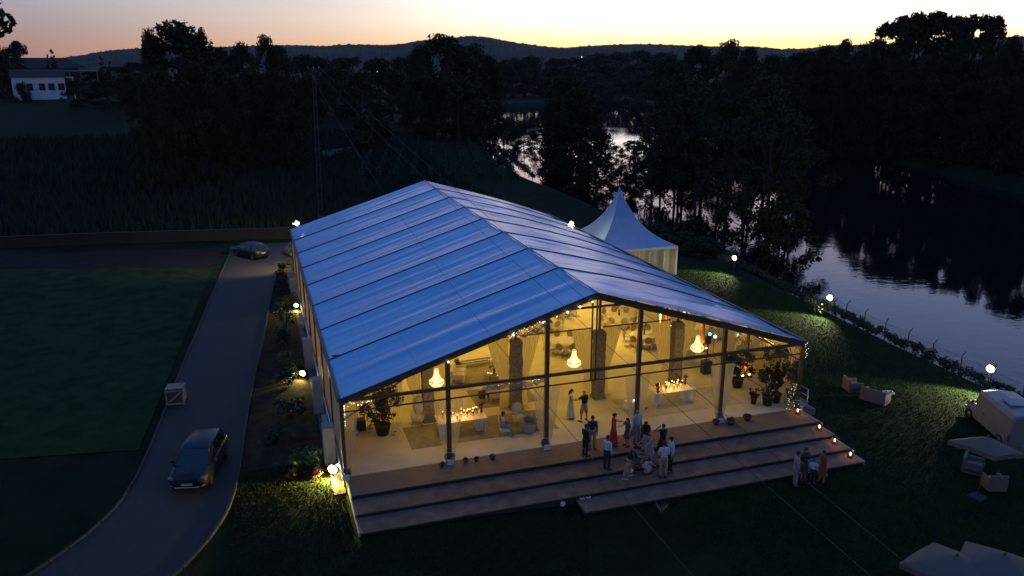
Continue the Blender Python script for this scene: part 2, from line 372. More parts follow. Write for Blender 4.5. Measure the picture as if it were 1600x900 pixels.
def build_road():
    l = smooth_path(ROAD_L, .5); r = smooth_path(ROAD_R, .5); n = 110
    la = [l[int(i*(len(l)-1)/n)] for i in range(n+1)]; ra = [r[int(i*(len(r)-1)/n)] for i in range(n+1)]
    mb = MB(); k = 6
    mb.grid(lambda u, v: (lambda a, b: (a[0]+(b[0]-a[0])*u, a[1]+(b[1]-a[1])*u, gz(a[0]+(b[0]-a[0])*u, a[1]+(b[1]-a[1])*u)+.05))(la[round(v*n)], ra[round(v*n)]), k, n)
    # the turning area behind the tent
    mb.add([(-5.75, 47.5, -.553), (9, 47.5, -.553), (9, 56.2, -.553), (-5.75, 56.2, -.553)], [(0, 1, 2, 3)])
    mb.add([(-2.0, 46.3, -.556), (9, 44.5, -.556), (9, 47.5, -.556), (-2.0, 47.5, -.556)], [(0, 1, 2, 3)])
    mb.build('road', paving_mat(), kind='structure')
    # kerb stones, one by one
    ks = MB(); ks.bevbox((0, 0, .03), (.97, .11, .20), .015); km = mat('kerb_stone', (.060, .042, .031), rough=.9, var=.2, vscale=6)
    me = ks.mesh('kerb_stone'); me.materials.append(km)
    root = bpy.data.objects.new('kerb', None); COL.objects.link(root); tag(root, kind='structure')
    for path in (ROAD_L, ROAD_R):
        p = smooth_path(path, 1.0)
        for i in range(len(p)-1):
            (ax, ay), (bx, by) = p[i], p[i+1]
            o = bpy.data.objects.new('kerb_stone', me); COL.objects.link(o); o.parent = root
            mx_, my_ = (ax+bx)/2, (ay+by)/2
            o.location = (mx_, my_, gz(mx_, my_)+R.uniform(0, .012)); o.rotation_euler = (R.uniform(-.02, .02), R.uniform(-.015, .015), math.atan2(by-ay, bx-ax)+R.uniform(-.01, .01))
build_road()
def sheet(name, poly, col, h, var=.35, vs=1.5, step=1.0, bump=.8, kind='structure'):
    # a ground sheet following the terrain: poly is a quad (four corners)
    a, b, c, d = [Vector((*p, 0)) for p in poly]; nu = max(2, int(max((b-a).length, (c-d).length)/step)); nv = max(2, int(max((d-a).length, (c-b).length)/step))
    def fn(u, v):
        p = (a*(1-u)+b*u)*(1-v)+(d*(1-u)+c*u)*v; return (p.x, p.y, gz(p.x, p.y)+h)
    mb = MB().grid(fn, nu, nv); return mb.build(name, mat('m_'+name, col, rough=1, spec=.1, var=var, vscale=vs, bump=bump, bscale=14, detail=8), kind=kind)
sheet('turf', [(-17.6, 8.6), (-9.75, 7.3), (-7.35, 46.9), (-27, 52.4)], (.024, .038, .011), .035, .4, .9)
sheet('earth', [(-44, 47.6), (-7.4, 47.6), (-6.35, 55.6), (-44, 62)], (.030, .019, .014), .03, .3, .6)
sheet('planting_bed', [(-4.75, 3.2), (-.15, 3.2), (-.15, 45.5), (-1.7, 45.5)], (.040, .026, .015), .03, .5, 1.6)
sheet('tent_apron', [(-.6, -.4), (-.05, -.4), (-.05, 41), (-.6, 41)], (.20, .14, .09), .045, .2, 3)
sheet('lawn', [(-5, -40), (36.5, -40), (43.6, 30), (25.4, 30)], (.012, .019, .006), .03, .4, .6)

def grass_patch(name, x0, x1, y0, y1, n, h, col, h0=.03, inside=None):
    rng = np.random.default_rng(int(abs(x0*31+y0*7))+n)
    xs = rng.uniform(x0, x1, n); ys = rng.uniform(y0, y1, n)
    if inside is not None:
        k = inside(xs, ys); xs, ys = xs[k], ys[k]; n = len(xs)
    zs = gza(xs, ys)+h0; a = rng.uniform(0, 6.28, n); hh = h*rng.uniform(.5, 1.3, n); w = .018+.01*rng.random(n); ln = rng.uniform(-.05, .05, (n, 2))
    V = np.empty((n, 3, 3)); V[:, 0] = np.c_[xs-w*np.cos(a), ys-w*np.sin(a), zs]; V[:, 1] = np.c_[xs+w*np.cos(a), ys+w*np.sin(a), zs]; V[:, 2] = np.c_[xs+ln[:, 0], ys+ln[:, 1], zs+hh]
    mb = MB(); mb.v = V.reshape(-1, 3).tolist(); mb.f = [(3*i, 3*i+1, 3*i+2) for i in range(n)]; mb.sm = [False]*n
    return mb.build(name, mat('grass_'+name, col, rough=.9, spec=.15, var=.4, vscale=3), label='short green lawn grass', kind='stuff')
grass_patch('lawn_grass', 25.5, 41.2, -17, 33, 88000, .09, (.024, .058, .008), .03, lambda x, y: river_depth(x, y) < -1.2)
grass_patch('front_grass', 14, 25.6, -17, -5.5, 26000, .09, (.024, .058, .008), .03)
grass_patch('dry_grass', -5.2, 14, -9.5, 3.2, 60000, .08, (.042, .038, .013), .0, lambda x, y: ((x < -.15) | (y < -5.5) | ((x < 9.7) & (y < -4.4))) & (x > -5.0-.12*np.minimum(0, y)**2*.35))

# low boundary wall at the end of the drive
def build_wall():
    t = thing('boundary_wall', 'long low rendered boundary wall between the bare earth and the dark crop field', 'wall')
    mb = MB(); cp = MB()
    P = [(-60, 66.5), (-18, 61.8), (9, 57.0), (22, 54.5)]
    for (ax, ay), (bx, by) in zip(P[:-1], P[1:]):
        L = math.hypot(bx-ax, by-ay); a = math.atan2(by-ay, bx-ax); mx_, my_ = (ax+bx)/2, (ay+by)/2; g = gz(mx_, my_)
        mb.box((mx_, my_, g+.45), (L, .22, 1.5), a); cp.box((mx_, my_, g+1.235), (L+.1, .32, .07), a)
    mb.build('wall_body', mat('wall_render', (.022, .016, .012), rough=.95, var=.25, vscale=1.2, bump=.3, bscale=9), t)
    cp.build('coping', mat('wall_cap', (.026, .019, .014), rough=.9), t)
build_wall()

# ------------------------------------------------------------------ the big marquee
TW, TL, EZ, RZ = 25.0, 40.0, 4.05, 7.95
SLOPE = (RZ-EZ)/(TW/2)
def roofz(x): return EZ + SLOPE*min(x, TW-x)
def roof_mat():
    m = bpy.data.materials.new('roof_membrane'); m.use_nodes = True; nt = m.node_tree; L = nt.links; p = nt.nodes['Principled BSDF']
    N = nt.nodes.new
    p.inputs['Roughness'].default_value = .23; p.inputs['IOR'].default_value = 1.5; p.inputs['Specular IOR Level'].default_value = .5
    tc = N('ShaderNodeTexCoord')
    def noise(sc, scale, det, rough=.5):
        mp = N('ShaderNodeMapping'); mp.inputs['Scale'].default_value = sc; L.new(tc.outputs['Object'], mp.inputs[0])
        n = N('ShaderNodeTexNoise'); n.inputs['Scale'].default_value = scale; n.inputs['Detail'].default_value = det; n.inputs['Roughness'].default_value = rough; L.new(mp.outputs[0], n.inputs[0]); return n.outputs[0]
    streak = noise((.22, 5.5, .22), 1.3, 6, .65); dirt = noise((.35, .35, .35), 1.0, 7, .6); fine = noise((.4, 12, .4), 1.6, 4)
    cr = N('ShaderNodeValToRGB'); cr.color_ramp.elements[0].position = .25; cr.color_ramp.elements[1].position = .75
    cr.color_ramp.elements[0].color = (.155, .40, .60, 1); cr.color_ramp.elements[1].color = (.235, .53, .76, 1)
    ad = N('ShaderNodeMath'); ad.operation = 'MULTIPLY_ADD'; L.new(streak, ad.inputs[0]); ad.inputs[1].default_value = .55; hm = N('ShaderNodeMath'); hm.operation = 'MULTIPLY'; hm.inputs[1].default_value = .45; L.new(dirt, hm.inputs[0]); L.new(hm.outputs[0], ad.inputs[2])
    L.new(ad.outputs[0], cr.inputs[0])
    # welded cloth widths: slightly different tones, hairline welds
    bk = N('ShaderNodeTexBrick'); bk.inputs['Scale'].default_value = 1.0; bk.inputs['Brick Width'].default_value = 2.2; bk.inputs['Row Height'].default_value = 5.0; bk.inputs['Mortar Size'].default_value = .018; bk.inputs['Mortar Smooth'].default_value = 0; bk.offset = .37
    bk.inputs['Color1'].default_value = (1, 1, 1, 1); bk.inputs['Color2'].default_value = (.86, .88, .90, 1); bk.inputs['Mortar'].default_value = (.70, .72, .75, 1); L.new(tc.outputs['Object'], bk.inputs[0])
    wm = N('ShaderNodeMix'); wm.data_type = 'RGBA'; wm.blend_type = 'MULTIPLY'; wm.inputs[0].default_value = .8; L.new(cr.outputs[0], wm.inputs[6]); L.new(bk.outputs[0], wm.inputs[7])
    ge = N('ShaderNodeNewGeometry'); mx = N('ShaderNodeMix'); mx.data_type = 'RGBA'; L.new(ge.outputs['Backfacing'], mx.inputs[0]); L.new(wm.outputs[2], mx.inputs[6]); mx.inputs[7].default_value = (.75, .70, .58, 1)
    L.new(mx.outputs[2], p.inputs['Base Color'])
    h = N('ShaderNodeMath'); h.operation = 'MULTIPLY_ADD'; L.new(fine, h.inputs[0]); h.inputs[1].default_value = .35; L.new(streak, h.inputs[2])
    bp = N('ShaderNodeBump'); bp.inputs['Strength'].default_value = .13; bp.inputs['Distance'].default_value = .06; L.new(h.outputs[0], bp.inputs['Height']); L.new(bp.outputs[0], p.inputs['Normal'])
    return m
M_ALU = mat('dark_aluminium', (.13, .070, .033), rough=.55, metal=0, var=.15, vscale=3)
M_SEAM = mat('seam_rail', (.020, .030, .055), rough=.5)
M_CLEAR = clear_mat('clear_film')
M_CARPET = mat('pale_carpet', (.66, .57, .39), rough=.95, spec=.1, var=.12, vscale=.8, bump=.2, bscale=60, detail=8)
M_WHITE = mat('white_paint', (.72, .71, .68), rough=.5, var=.05, vscale=5)
TENT = thing('marquee', 'large blue-lit clear span marquee with dark seam lines and an open yellow-lit gable end', 'marquee', (0, 0, 0))
def bulge(y): return .08+.24*float(sstep(y, -.1, 4.5))*(1-.6*float(sstep(y, 37, 40.2)))
def build_tent():
    rm = roof_mat(); rg = random.Random(11)
    for side in (0, 1):
        for b in range(8):
            y0 = b*5.0-(.14 if b == 0 else 0); y1 = (b+1)*5.0+(.14 if b == 7 else 0)
            ph = [rg.uniform(0, 6.28) for _ in range(6)]
            def fn(u, v, side=side, y0=y0, y1=y1, ph=ph, b=b):
                x = (-.16 + (TW/2+.16)*u); y = y0+(y1-y0)*v; z = EZ-.16*SLOPE + (TW/2+.16)*SLOPE*u
                e = math.sin(PI*v)*min(1, 6*u*(1-u)+.15)
                dz = -.085*math.sin(PI*v)
                dz += e*(.017*math.sin(19*v+3*u+ph[0]) + .013*math.sin(33*v-4*u+ph[1]+1.2*math.sin(5*u)) + .008*math.sin(61*v+2*u+ph[2]+1.5*math.sin(7*u+ph[3])))
                if side == 1:
                    # added bulge so the ridge mirrors the low sky, and long diagonal folds running down from the ridge
                    dz += bulge(y)*math.sin(PI*u)
                    dz += e*(.085*math.sin(2*PI*(1.1*v+1.5*u)+ph[3]) + .030*math.sin(2*PI*(2.0*v-1.1*u)+ph[4]))
                else:
                    dz += e*.008*math.sin(2*PI*(1.0*v+.6*u)+ph[3])
                if b == 0: dz += .10*math.exp(-((v-.46)/.085)**2)*(.35+.65*math.sin(PI*min(1, u*1.02)))
                if side: x = TW-x
                return (x, y, z+dz)
            mb = MB().grid(fn, 36, 30)
            if side == 1: mb.f = [f[::-1] for f in mb.f]
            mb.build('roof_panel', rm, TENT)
        for b in range(1, 8):
            x0, x1 = (-.17, TW/2) if side == 0 else (TW+.17, TW/2)
            s = MB(); s.tube([(x0+(x1-x0)*k/12, b*5, roofz(x0+(x1-x0)*k/12)+.012+(bulge(b*5)*math.sin(PI*k/12) if side else 0)) for k in range(13)], .042, 6)
            s.build('roof_seam', M_SEAM, TENT)
        # two faint cross welds where the cloth widths are joined
        for q in (.33, .66):
            x = TW/2*q if side == 0 else TW-TW/2*q
    # eave rails
    for x in (-.1, TW+.1):
        MB().box((x, TL/2, EZ-.08), (.16, TL+.24, .2)).build('eave_rail', M_ALU, TENT)
    MB().tube([(TW/2, -.14, RZ+.012), (TW/2, TL+.14, RZ+.012)], .035, 6).build('ridge_seam', mat('ridge_tape', (.30, .42, .60), rough=.4), TENT)
    # frames: front and back and each bay
    for k in range(9):
        y = k*5.0; f = .30 if k in (0, 8) else .24
        for side in (0, 1):
            mb = MB(); L = math.hypot(TW/2, RZ-EZ); a = math.atan2(RZ-EZ, TW/2)
            cx = TW/4 if side == 0 else TW*.75
            mb.box((cx, y, (EZ+RZ)/2-f/2-.06), (L, .14, f), ry=-a if side == 0 else a); mb.build('rafter', M_ALU, TENT)
            x = 0 if side == 0 else TW
            MB().box((x, y, EZ/2-.03), (.16, .2, EZ-.06)).build('side_post', M_ALU, TENT)
    tr = mat('gable_trim', (.045, .06, .05), rough=.5)
    for side in (0, 1):
        L = math.hypot(TW/2, RZ-EZ); a = math.atan2(RZ-EZ, TW/2); cx = TW/4 if side == 0 else TW*.75
        MB().box((cx, -.165, (EZ+RZ)/2-.05), (L, .04, .12), ry=-a if side == 0 else a).build('gable_trim', tr, TENT)
    for x in (5, 10, 15, 20):
        for y in (0, 40): MB().box((x, y, roofz(x)/2-.12), (.2, .18, roofz(x)-.24)).build('gable_post', M_ALU, TENT)
    kp = MB(); kp.tube([(12.36, 0, 3.32), (12.36, 0, RZ-.3)], .045); kp.tube([(12.6, 0, 3.32), (12.6, 0, RZ-.3)], .045); kp.build('king_post', M_ALU, TENT)
    for x in (2.5, 7.5, 12.5, 17.5, 22.5):
        MB().box((x, 0, 3.86), (4.8 if x not in (2.5, 22.5) else 4.82, .12, .15)).build('transom', M_ALU, TENT)
        MB().box((x, 0.02, 3.30), (4.8 if x not in (2.5, 22.5) else 4.82, .05, .07)).build('lower_rail', M_ALU, TENT)
    MB().box((12.48, -.02, 7.18), (3.1, .08, .10)).build('collar_beam', M_ALU, TENT)
    # diagonal knee braces at the corners
    for s in (0, 1):
        a = (0.1, .1, 2.9) if s == 0 else (24.9, .1, 2.9); b_ = (3.0, .1, roofz(3)-.4) if s == 0 else (22.0, .1, roofz(3)-.4)
        MB().tube([a, b_], .04, 5).build('brace', M_ALU, TENT)
    # purlins under the roof
    for q in (.33, .66):
        for s in (0, 1):
            x = TW/2*q; x = x if s == 0 else TW-x
            MB().box((x, TL/2, roofz(x)-.22), (.09, TL-.3, .12)).build('purlin', M_ALU, TENT)
    # clear film in the gable above the transom, one pane between each pair of posts
    for (xa, xb) in ((0.1, 4.9), (5.1, 9.9), (10.1, 12.3), (12.65, 14.9), (15.1, 19.9), (20.1, 24.9)):
        n = 10
        def fn(u, v, xa=xa, xb=xb):
            x = xa+(xb-xa)*u; zt = roofz(x)-.42; zb = 3.94; zt = max(zt, zb+.02)
            return (x, .03+.012*math.sin(9*u+5*v), zb+(zt-zb)*v)
        MB().grid(fn, n, n).build('clear_pane', M_CLEAR, TENT)
        def f2(u, v, xa=xa, xb=xb): return (xa+(xb-xa)*u, .05+.02*math.sin(23*u+2*v), 3.34+(3.78-3.34)*v)
        MB().grid(f2, 14, 3).build('clear_valance', M_CLEAR, TENT)
    # side walls: sheeting on the left, clear film on the right, solid sheeting at the back
    wallm = cloth_mat('wall_sheeting', (.55, .42, .26), 0.0, .14)
    for k in range(8):
        y0, y1 = k*5+.1, k*5+4.9
        def fl(u, v, y0=y0, y1=y1): return (.02+.03*math.sin(30*u+k), y0+(y1-y0)*u, .02+3.85*v)
        MB().grid(fl, 40, 4).build('wall_sheet', wallm, TENT)
        def fr(u, v, y0=y0, y1=y1): return (TW-.02+.015*math.sin(17*u+3*v), y0+(y1-y0)*u, .02+3.85*v)
        MB().grid(fr, 16, 6).build('clear_wall_panel', M_CLEAR, TENT)
    for (xa, xb) in ((0.1, 4.9), (5.1, 9.9), (10.1, 14.9), (15.1, 19.9), (20.1, 24.9)):
        def fb(u, v, xa=xa, xb=xb):
            x = xa+(xb-xa)*u; return (x, TL-.02+.02*math.sin(25*u), .02+(roofz(x)-.4)*v)
        MB().grid(fb, 30, 6).build('back_wall_panel', mat('back_wall', (.66, .60, .48), rough=.8), TENT)
    MB().box((12.5, 20.0, -.30), (24.9, 39.9, .60)).build('floor', M_CARPET, TENT)
    # white edge board under the left wall
    MB().box((-.09, 20, -.22), (.06, 40.2, .40)).build('skirting_board', M_WHITE, TENT)
build_tent()

# header rail and four stone columns on the second frame
def build_columns():
    cm = mat('rough_stone', (.20, .17, .12), rough=.95, var=.35, vscale=7, bump=1.0, bscale=14, detail=8)
    for i, x in enumerate((5, 10, 15, 20)):
        t = thing('stone_column', ('square grey stone column, leftmost of four inside the marquee', 'square grey stone column behind the white armchairs', 'square grey stone column behind the couple in the middle', 'square grey stone column behind the right candle table')[i], 'column', (x+.02, 4.9, 0), group='stone columns across the marquee')
        rg = random.Random(i); mb = MB(); rings = []
        for k in range(15):
            z = .12+k*.27; w = .29+rg.uniform(-.012, .012); rings.append([(sx*(w+rg.uniform(-.012, .012)), sy*(w+rg.uniform(-.012, .012)), z) for sx, sy in ((-1, -1), (0, -1.02), (1, -1), (1.02, 0), (1, 1), (0, 1.02), (-1, 1), (-1.02, 0))])
        mb.loft(rings, True, True); mb.build('shaft', cm, t)
        MB().box((0, 0, .06), (.7, .7, .12)).build('plinth', cm, t)
        MB().box((0, 0, 4.01), (.66, .66, .2), taper=.75).build('capital', cm, t)
        MB().box((0, 0.05, (4.12+roofz(x)-.3)/2), (.12, .12, roofz(x)-.3-4.12)).build('stub_post', M_ALU, t)
    t = thing('header_rail', 'thin dark curtain rail spanning between the tops of the stone columns', 'rail', (0, 4.9, 4.17))
    for a, b in ((.15, 4.68), (5.36, 9.68), (10.36, 14.68), (15.36, 19.68), (20.36, 24.85)):
        MB().box(((a+b)/2, 0.32, 0), (b-a, .07, .07)).build('rail_length', M_ALU, t)
build_columns()
SHEER = cloth_mat('sheer_curtain', (.70, .64, .52), .52, .5)
DRAPE = cloth_mat('cream_drape', (.74, .64, .40), .05, .55)
def drape_mesh(w_top, w_mid, w_bot, h, zmid, lean=0.0, pl=9, amp=.045, seed=0):
    rg = random.Random(seed); p0 = rg.uniform(0, 6)
    def fn(u, v):
        z = h*(1-v); f = 1-v
        t = z/h
        if t > zmid:
            k = (t-zmid)/(1-zmid); w = w_mid+(w_top-w_mid)*k**.8
        else:
            k = t/zmid; w = w_bot+(w_mid-w_bot)*k
        x = (u-.0)*w + lean*(1-t); a = amp*min(1, .35+w/w_top)
        return (x, a*math.sin(2*PI*pl*u+p0)+.3*a*math.sin(2*PI*pl*2.3*u), z)
    return MB().grid(fn, pl*6, 16)
def build_drapes():
    # tied-back cream drapes either side of each stone column
    names = ('leftmost stone column', 'stone column behind the armchairs', 'middle-right stone column behind the couple', 'stone column behind the right candle table')
    for i, x in enumerate((5, 10, 15, 20)):
        t = thing('drape_pair', 'pair of cream drapes tied back beside the '+names[i], 'drapes', (x, 5.22, 0), group='cream drapes by the columns')
        for s in (-1, 1):
            mb = drape_mesh(1.25, .42, .55, 4.1, .36, 0, 8, .05, i*2+s)
            if s < 0: mb.xf(Matrix.Scale(-1, 4, (1, 0, 0)))
            mb.xf(Matrix.Translation((s*.30, 0, 0))); mb.build('drape', DRAPE, t)
    t = thing('wall_drape', 'tall cream drape hanging by the clear right wall of the marquee', 'drape', (24.2, 5.3, 0))
    mb = drape_mesh(1.1, .45, .5, 4.0, .4, 0, 7, .05, 3); mb.xf(Matrix.Translation((-.6, 0, 0))); mb.build('drape_sheet', DRAPE, t)
    t = thing('wall_drape', 'long cream drape along the left wall beside the tall plant', 'drape', (1.2, 5.2, 0))
    mb = drape_mesh(2.6, 2.5, 2.4, 4.0, .4, 0, 14, .06, 5); mb.build('drape_sheet', DRAPE, t)
    # sheer curtains gathered against each front post, with a bundle of film and a white weight at the foot
    film = clear_mat('crumpled_film', (.93, .94, .93), .07, 1.55, .06, 1.0, 14)
    wm = mat('weight_white', (.55, .56, .58), rough=.5)
    lab = {0: 'sheer curtain tied against the front left corner post of the marquee', 5: 'sheer curtains tied to the front post left of the candle table', 10: 'sheer curtains tied to the front post beside the seated guest',
           15: 'sheer curtains tied to the front post behind the crowd', 20: 'sheer curtains tied to the front post near the two dark bowls', 25: 'sheer curtain hung with fairy lights at the front right corner post'}
    for x in (0, 5, 10, 15, 20, 25):
        t = thing('tied_curtain', lab[x], 'curtain', (x, -.02, 0), group='curtains on the front posts')
        for s in (-1, 1):
            if (x == 0 and s < 0) or (x == 25 and s > 0): continue
            mb = drape_mesh(.62 if x not in (25,) else 1.0, .30 if x != 25 else .8, .10 if x != 25 else .75, 3.15, .3, 0, 6, .05, x+s)
            if s < 0: mb.xf(Matrix.Scale(-1, 4, (1, 0, 0)))
            mb.xf(Matrix.Translation((s*.11, 0.0, .1))); mb.build('curtain_sheet', SHEER if x != 25 else M_CLEAR, t)
        rg = random.Random(x)
        mb = MB()
        for k in range(7):
            a = rg.uniform(0, 6.28); mb.ball((rg.uniform(-.2, .2), rg.uniform(-.2, .02), .12+rg.uniform(0, .25)), (rg.uniform(.08, .17), rg.uniform(.07, .14), rg.uniform(.1, .2)), 7, 5)
        for k in range(len(mb.v)): mb.v[k] = tuple(c+rg.uniform(-.02, .02) for c in mb.v[k])
        mb.build('film_bundle', film, t)
        MB().bevbox((-.02, -.24, .13), (.34, .16, .24), .03).build('weight_block', wm, t)
        MB().tube([(-.12, -.10, .55), (0, -.14, .57), (.12, -.10, .55), (.12, .1, .55), (-.12, .1, .55), (-.12, -.1, .55)], .015, 5).build('tie_cord', mat('cord', (.5, .45, .35)), t)
    # rolled-up clear film bunched on the transom and under the rafter left of centre
    t = thing('film_roll', 'glinting roll of clear film bunched on the rail left of the middle posts', 'film roll', (8.3, -.02, 3.62))
    rg = random.Random(2); mb = MB()
    pts = [(-1.6+.16*k, -.10+rg.uniform(-.05, .05), rg.uniform(-.06, .08)) for k in range(21)]
    mb.tube(pts, [(.07+rg.uniform(0, .06)) for _ in pts], 7, smooth=False); mb.build('film_body', film, t)
    t = thing('film_roll', 'glinting swag of clear film under the left rafter above the armchairs', 'film roll', (9.0, -.12, 6.35))
    mb = MB(); pts = [(-.9+.12*k, rg.uniform(-.05, .05), -.28+.12*k*SLOPE-(.16 if 4 < k < 13 else 0)+rg.uniform(-.08, .08)) for k in range(18)]
    mb.tube(pts, [(.06+rg.uniform(0, .07)) for _ in pts], 7, smooth=False); mb.build('film_body', film, t)
build_drapes()

# deck and front steps
def build_steps():
    t = thing('entrance_steps', 'broad brown deck and three long steps along the open front of the marquee', 'steps', (0, 0, 0))
    dm = mat('deck_boards', (.25, .145, .075), rough=.8, var=.22, vscale=2.0, bump=.35, bscale=5, stretch=(.3, 6, 1))
    sm = mat('step_surface', (.20, .118, .072), rough=.85, var=.34, vscale=1.6, bump=.2, bscale=40)
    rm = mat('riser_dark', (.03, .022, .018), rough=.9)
    # deck boards laid lengthwise
    nb = 11; w = 1.72/nb; bd = MB().box((0, 0, 0), (24.98, w-.012, .04)).mesh('deck_board'); bd.materials.append(dm)
    for k in range(nb):
        o = bpy.data.objects.new('deck_board', bd); COL.objects.link(o); o.parent = t; o.location = (12.6, -.03-w*(k+.5), -.024+R.uniform(-.002, .002))
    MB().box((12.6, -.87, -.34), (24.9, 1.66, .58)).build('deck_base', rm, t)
    for i, (y0, y1, z, x0, x1) in enumerate(((-1.75, -3.0, -.2, .1, 25.1), (-3.0, -4.2, -.4, .1, 25.1), (-4.2, -5.3, -.6, 9.9, 25.1))):
        n = 10; L = (x1-x0)/n
        for k in range(n):
            MB().box((x0+L*(k+.5), (y0+y1)/2-.02, z-.03), (L-.012, y0-y1+.02, .06)).build('step_slab', sm, t)
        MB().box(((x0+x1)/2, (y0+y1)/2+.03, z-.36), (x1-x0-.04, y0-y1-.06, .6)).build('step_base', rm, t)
    wm = mat('side_fascia', (.36, .32, .25), rough=.7)
    for x in (.06, 25.14):
        for (y0, y1, z) in ((-.0, -1.75, 0), (-1.75, -3.0, -.2), (-3.0, -4.2, -.4)) + (((-4.2, -5.3, -.6),) if x > 20 else ()):
            MB().box((x, (y0+y1)/2, z-.28), (.06, y0-y1-.003, .55)).build('side_fascia', wm, t)
build_steps()

# ------------------------------------------------------------------ chandeliers
def make_chandelier(label, group):
    t = thing('chandelier', label, 'chandelier', group=group)
    cr = glow('crystal_glow', (1.0, .76, .28), 1.7); cb = glow('crystal_core', (1.0, .88, .50), 4.5); br = mat('brass', (.5, .33, .12), rough=.3, metal=.9)
    mb = MB()
    for k in range(22):   # long bead strands flaring from the crown to the ring
        a = 2*PI*k/22; p = [(.10*math.cos(a), .10*math.sin(a), .52), (.115*math.cos(a), .115*math.sin(a), .28), (.17*math.cos(a), .17*math.sin(a), .08), (.36*math.cos(a), .36*math.sin(a), -.16)]
        mb.tube(p, [.010, .013, .016, .016], 4)
    mb.build('bead_strands', cr, t)
    mb = MB()
    for k in range(26):
        a = 2*PI*k/26; mb.tube([(.38*math.cos(a), .38*math.sin(a), -.12), (.36*math.cos(a), .36*math.sin(a), -.26), (.24*math.cos(a), .24*math.sin(a), -.40), (.05*math.cos(a), .05*math.sin(a), -.47)], [.018, .02, .016, .012], 4)
    mb.build('bowl_strands', cr, t)
    MB().lathe([(.02, -.34), (.13, -.28), (.17, -.2), (.10, -.12), (.03, .05), (.01, .3)], 12).build('lamp_core', cb, t)
    mb = MB()
    for rr, z in ((.12, .53), (.39, -.13)):
        mb.tube([(rr*math.cos(2*PI*k/20), rr*math.sin(2*PI*k/20), z) for k in range(21)], .018, 5)
    mb.build('brass_ring', br, t)
    MB().tube([(0, 0, .53), (0, 0, 1.2)], .012, 5).build('chain', br, t)
    return t
ch0 = make_chandelier('lit crystal chandelier nearest the front left, above the left candle table', 'crystal chandeliers in the front row')
spots = [(682, 591, 'lit crystal chandelier nearest the front left, above the left candle table'), (897, 561, 'lit crystal chandelier hanging in the middle, left of the king post'), (1090, 538, 'lit crystal chandelier on the right, in front of the green stage light')]
for i, (px, py, lab) in enumerate(spots):
    p = ony(px, py, 2.6); c = ch0 if i == 0 else copy_tree(ch0, label=lab)
    c.location = p
for i, (px, py, lab) in enumerate(spots):
    c = [o for o in COL.objects if o.get('label') == lab][0]
    point_light(c, (0, 0, -.55), 60, WARM, .22)
# more of them further back under the roof
for y in (13.5, 21, 29, 36):
    for x in (5.0, 12.5, 20):
        c = copy_tree(ch0, (x, y, roofz(x)-1.55), label='lit crystal chandelier high under the roof at the back of the marquee', group='crystal chandeliers at the back')
        for k in list(c.children):
            if k.type == 'LIGHT': bpy.data.objects.remove(k)
        point_light(c, (0, 0, -.6), 420, WARM, .25)

# ------------------------------------------------------------------ haze
def build_haze():
    x0, x1, y0, y1, z0, z1 = -2700, 3600, -1600, 3500, -6, 150
    mb = MB().box(((x0+x1)/2, (y0+y1)/2, (z0+z1)/2), (x1-x0, y1-y0, z1-z0))
    m = bpy.data.materials.new('evening_haze'); m.use_nodes = True; nt = m.node_tree
    for n in list(nt.nodes):
        if n.type != 'OUTPUT_MATERIAL': nt.nodes.remove(n)
    v = nt.nodes.new('ShaderNodeVolumePrincipled'); v.inputs['Color'].default_value = (.85, .72, .80, 1); v.inputs['Density'].default_value = 0.42e-4; v.inputs['Anisotropy'].default_value = .2
    nt.links.new(v.outputs[0], nt.nodes['Material Output'].inputs['Volume'])
    mb.build('haze', m, kind='stuff')
build_haze()

# ------------------------------------------------------------------ trees
def leaf_mat(name, col, var=.45):
    m = mat(name, col, rough=.85, spec=.15, var=var, vscale=.9, detail=6); return m
LEAF = leaf_mat('leaf_dark', (.030, .034, .011)); LEAF2 = leaf_mat('leaf_olive', (.038, .036, .012)); LEAFB = leaf_mat('leaf_bush', (.050, .072, .014)); BARK = mat('bark', (.055, .040, .028), rough=1, var=.3, vscale=6, bump=.6, bscale=12)
def leaf_cloud(mb, centers, n, size, rng, flat=.6):
    # many small leaf-sized quads spread through clumps given as (x, y, z, radius)
    C = np.array(centers); wgt = C[:, 3]**2.2; idx = rng.choice(len(C), n, p=wgt/wgt.sum())
    d = rng.normal(0, 1, (n, 3)); d /= np.linalg.norm(d, axis=1)[:, None]+1e-9
    r = rng.random(n)**.45
    P = C[idx, :3] + d*(C[idx, 3]*r)[:, None]*np.array([1, 1, .8])
    s = size*rng.uniform(.55, 1.35, n)
    nrm = rng.normal(0, 1, (n, 3)); nrm[:, 2] = np.abs(nrm[:, 2])+.3; nrm /= np.linalg.norm(nrm, axis=1)[:, None]
    t = np.cross(nrm, rng.normal(0, 1, (n, 3))); t /= np.linalg.norm(t, axis=1)[:, None]+1e-9; b = np.cross(nrm, t)
    V = np.empty((n, 4, 3)); V[:, 0] = P-t*s[:, None]; V[:, 1] = P+b*(s*flat)[:, None]; V[:, 2] = P+t*s[:, None]; V[:, 3] = P-b*(s*flat)[:, None]
    o = len(mb.v); mb.v += V.reshape(-1, 3).tolist(); mb.f += [(o+4*i, o+4*i+1, o+4*i+2, o+4*i+3) for i in range(n)]; mb.sm += [False]*n
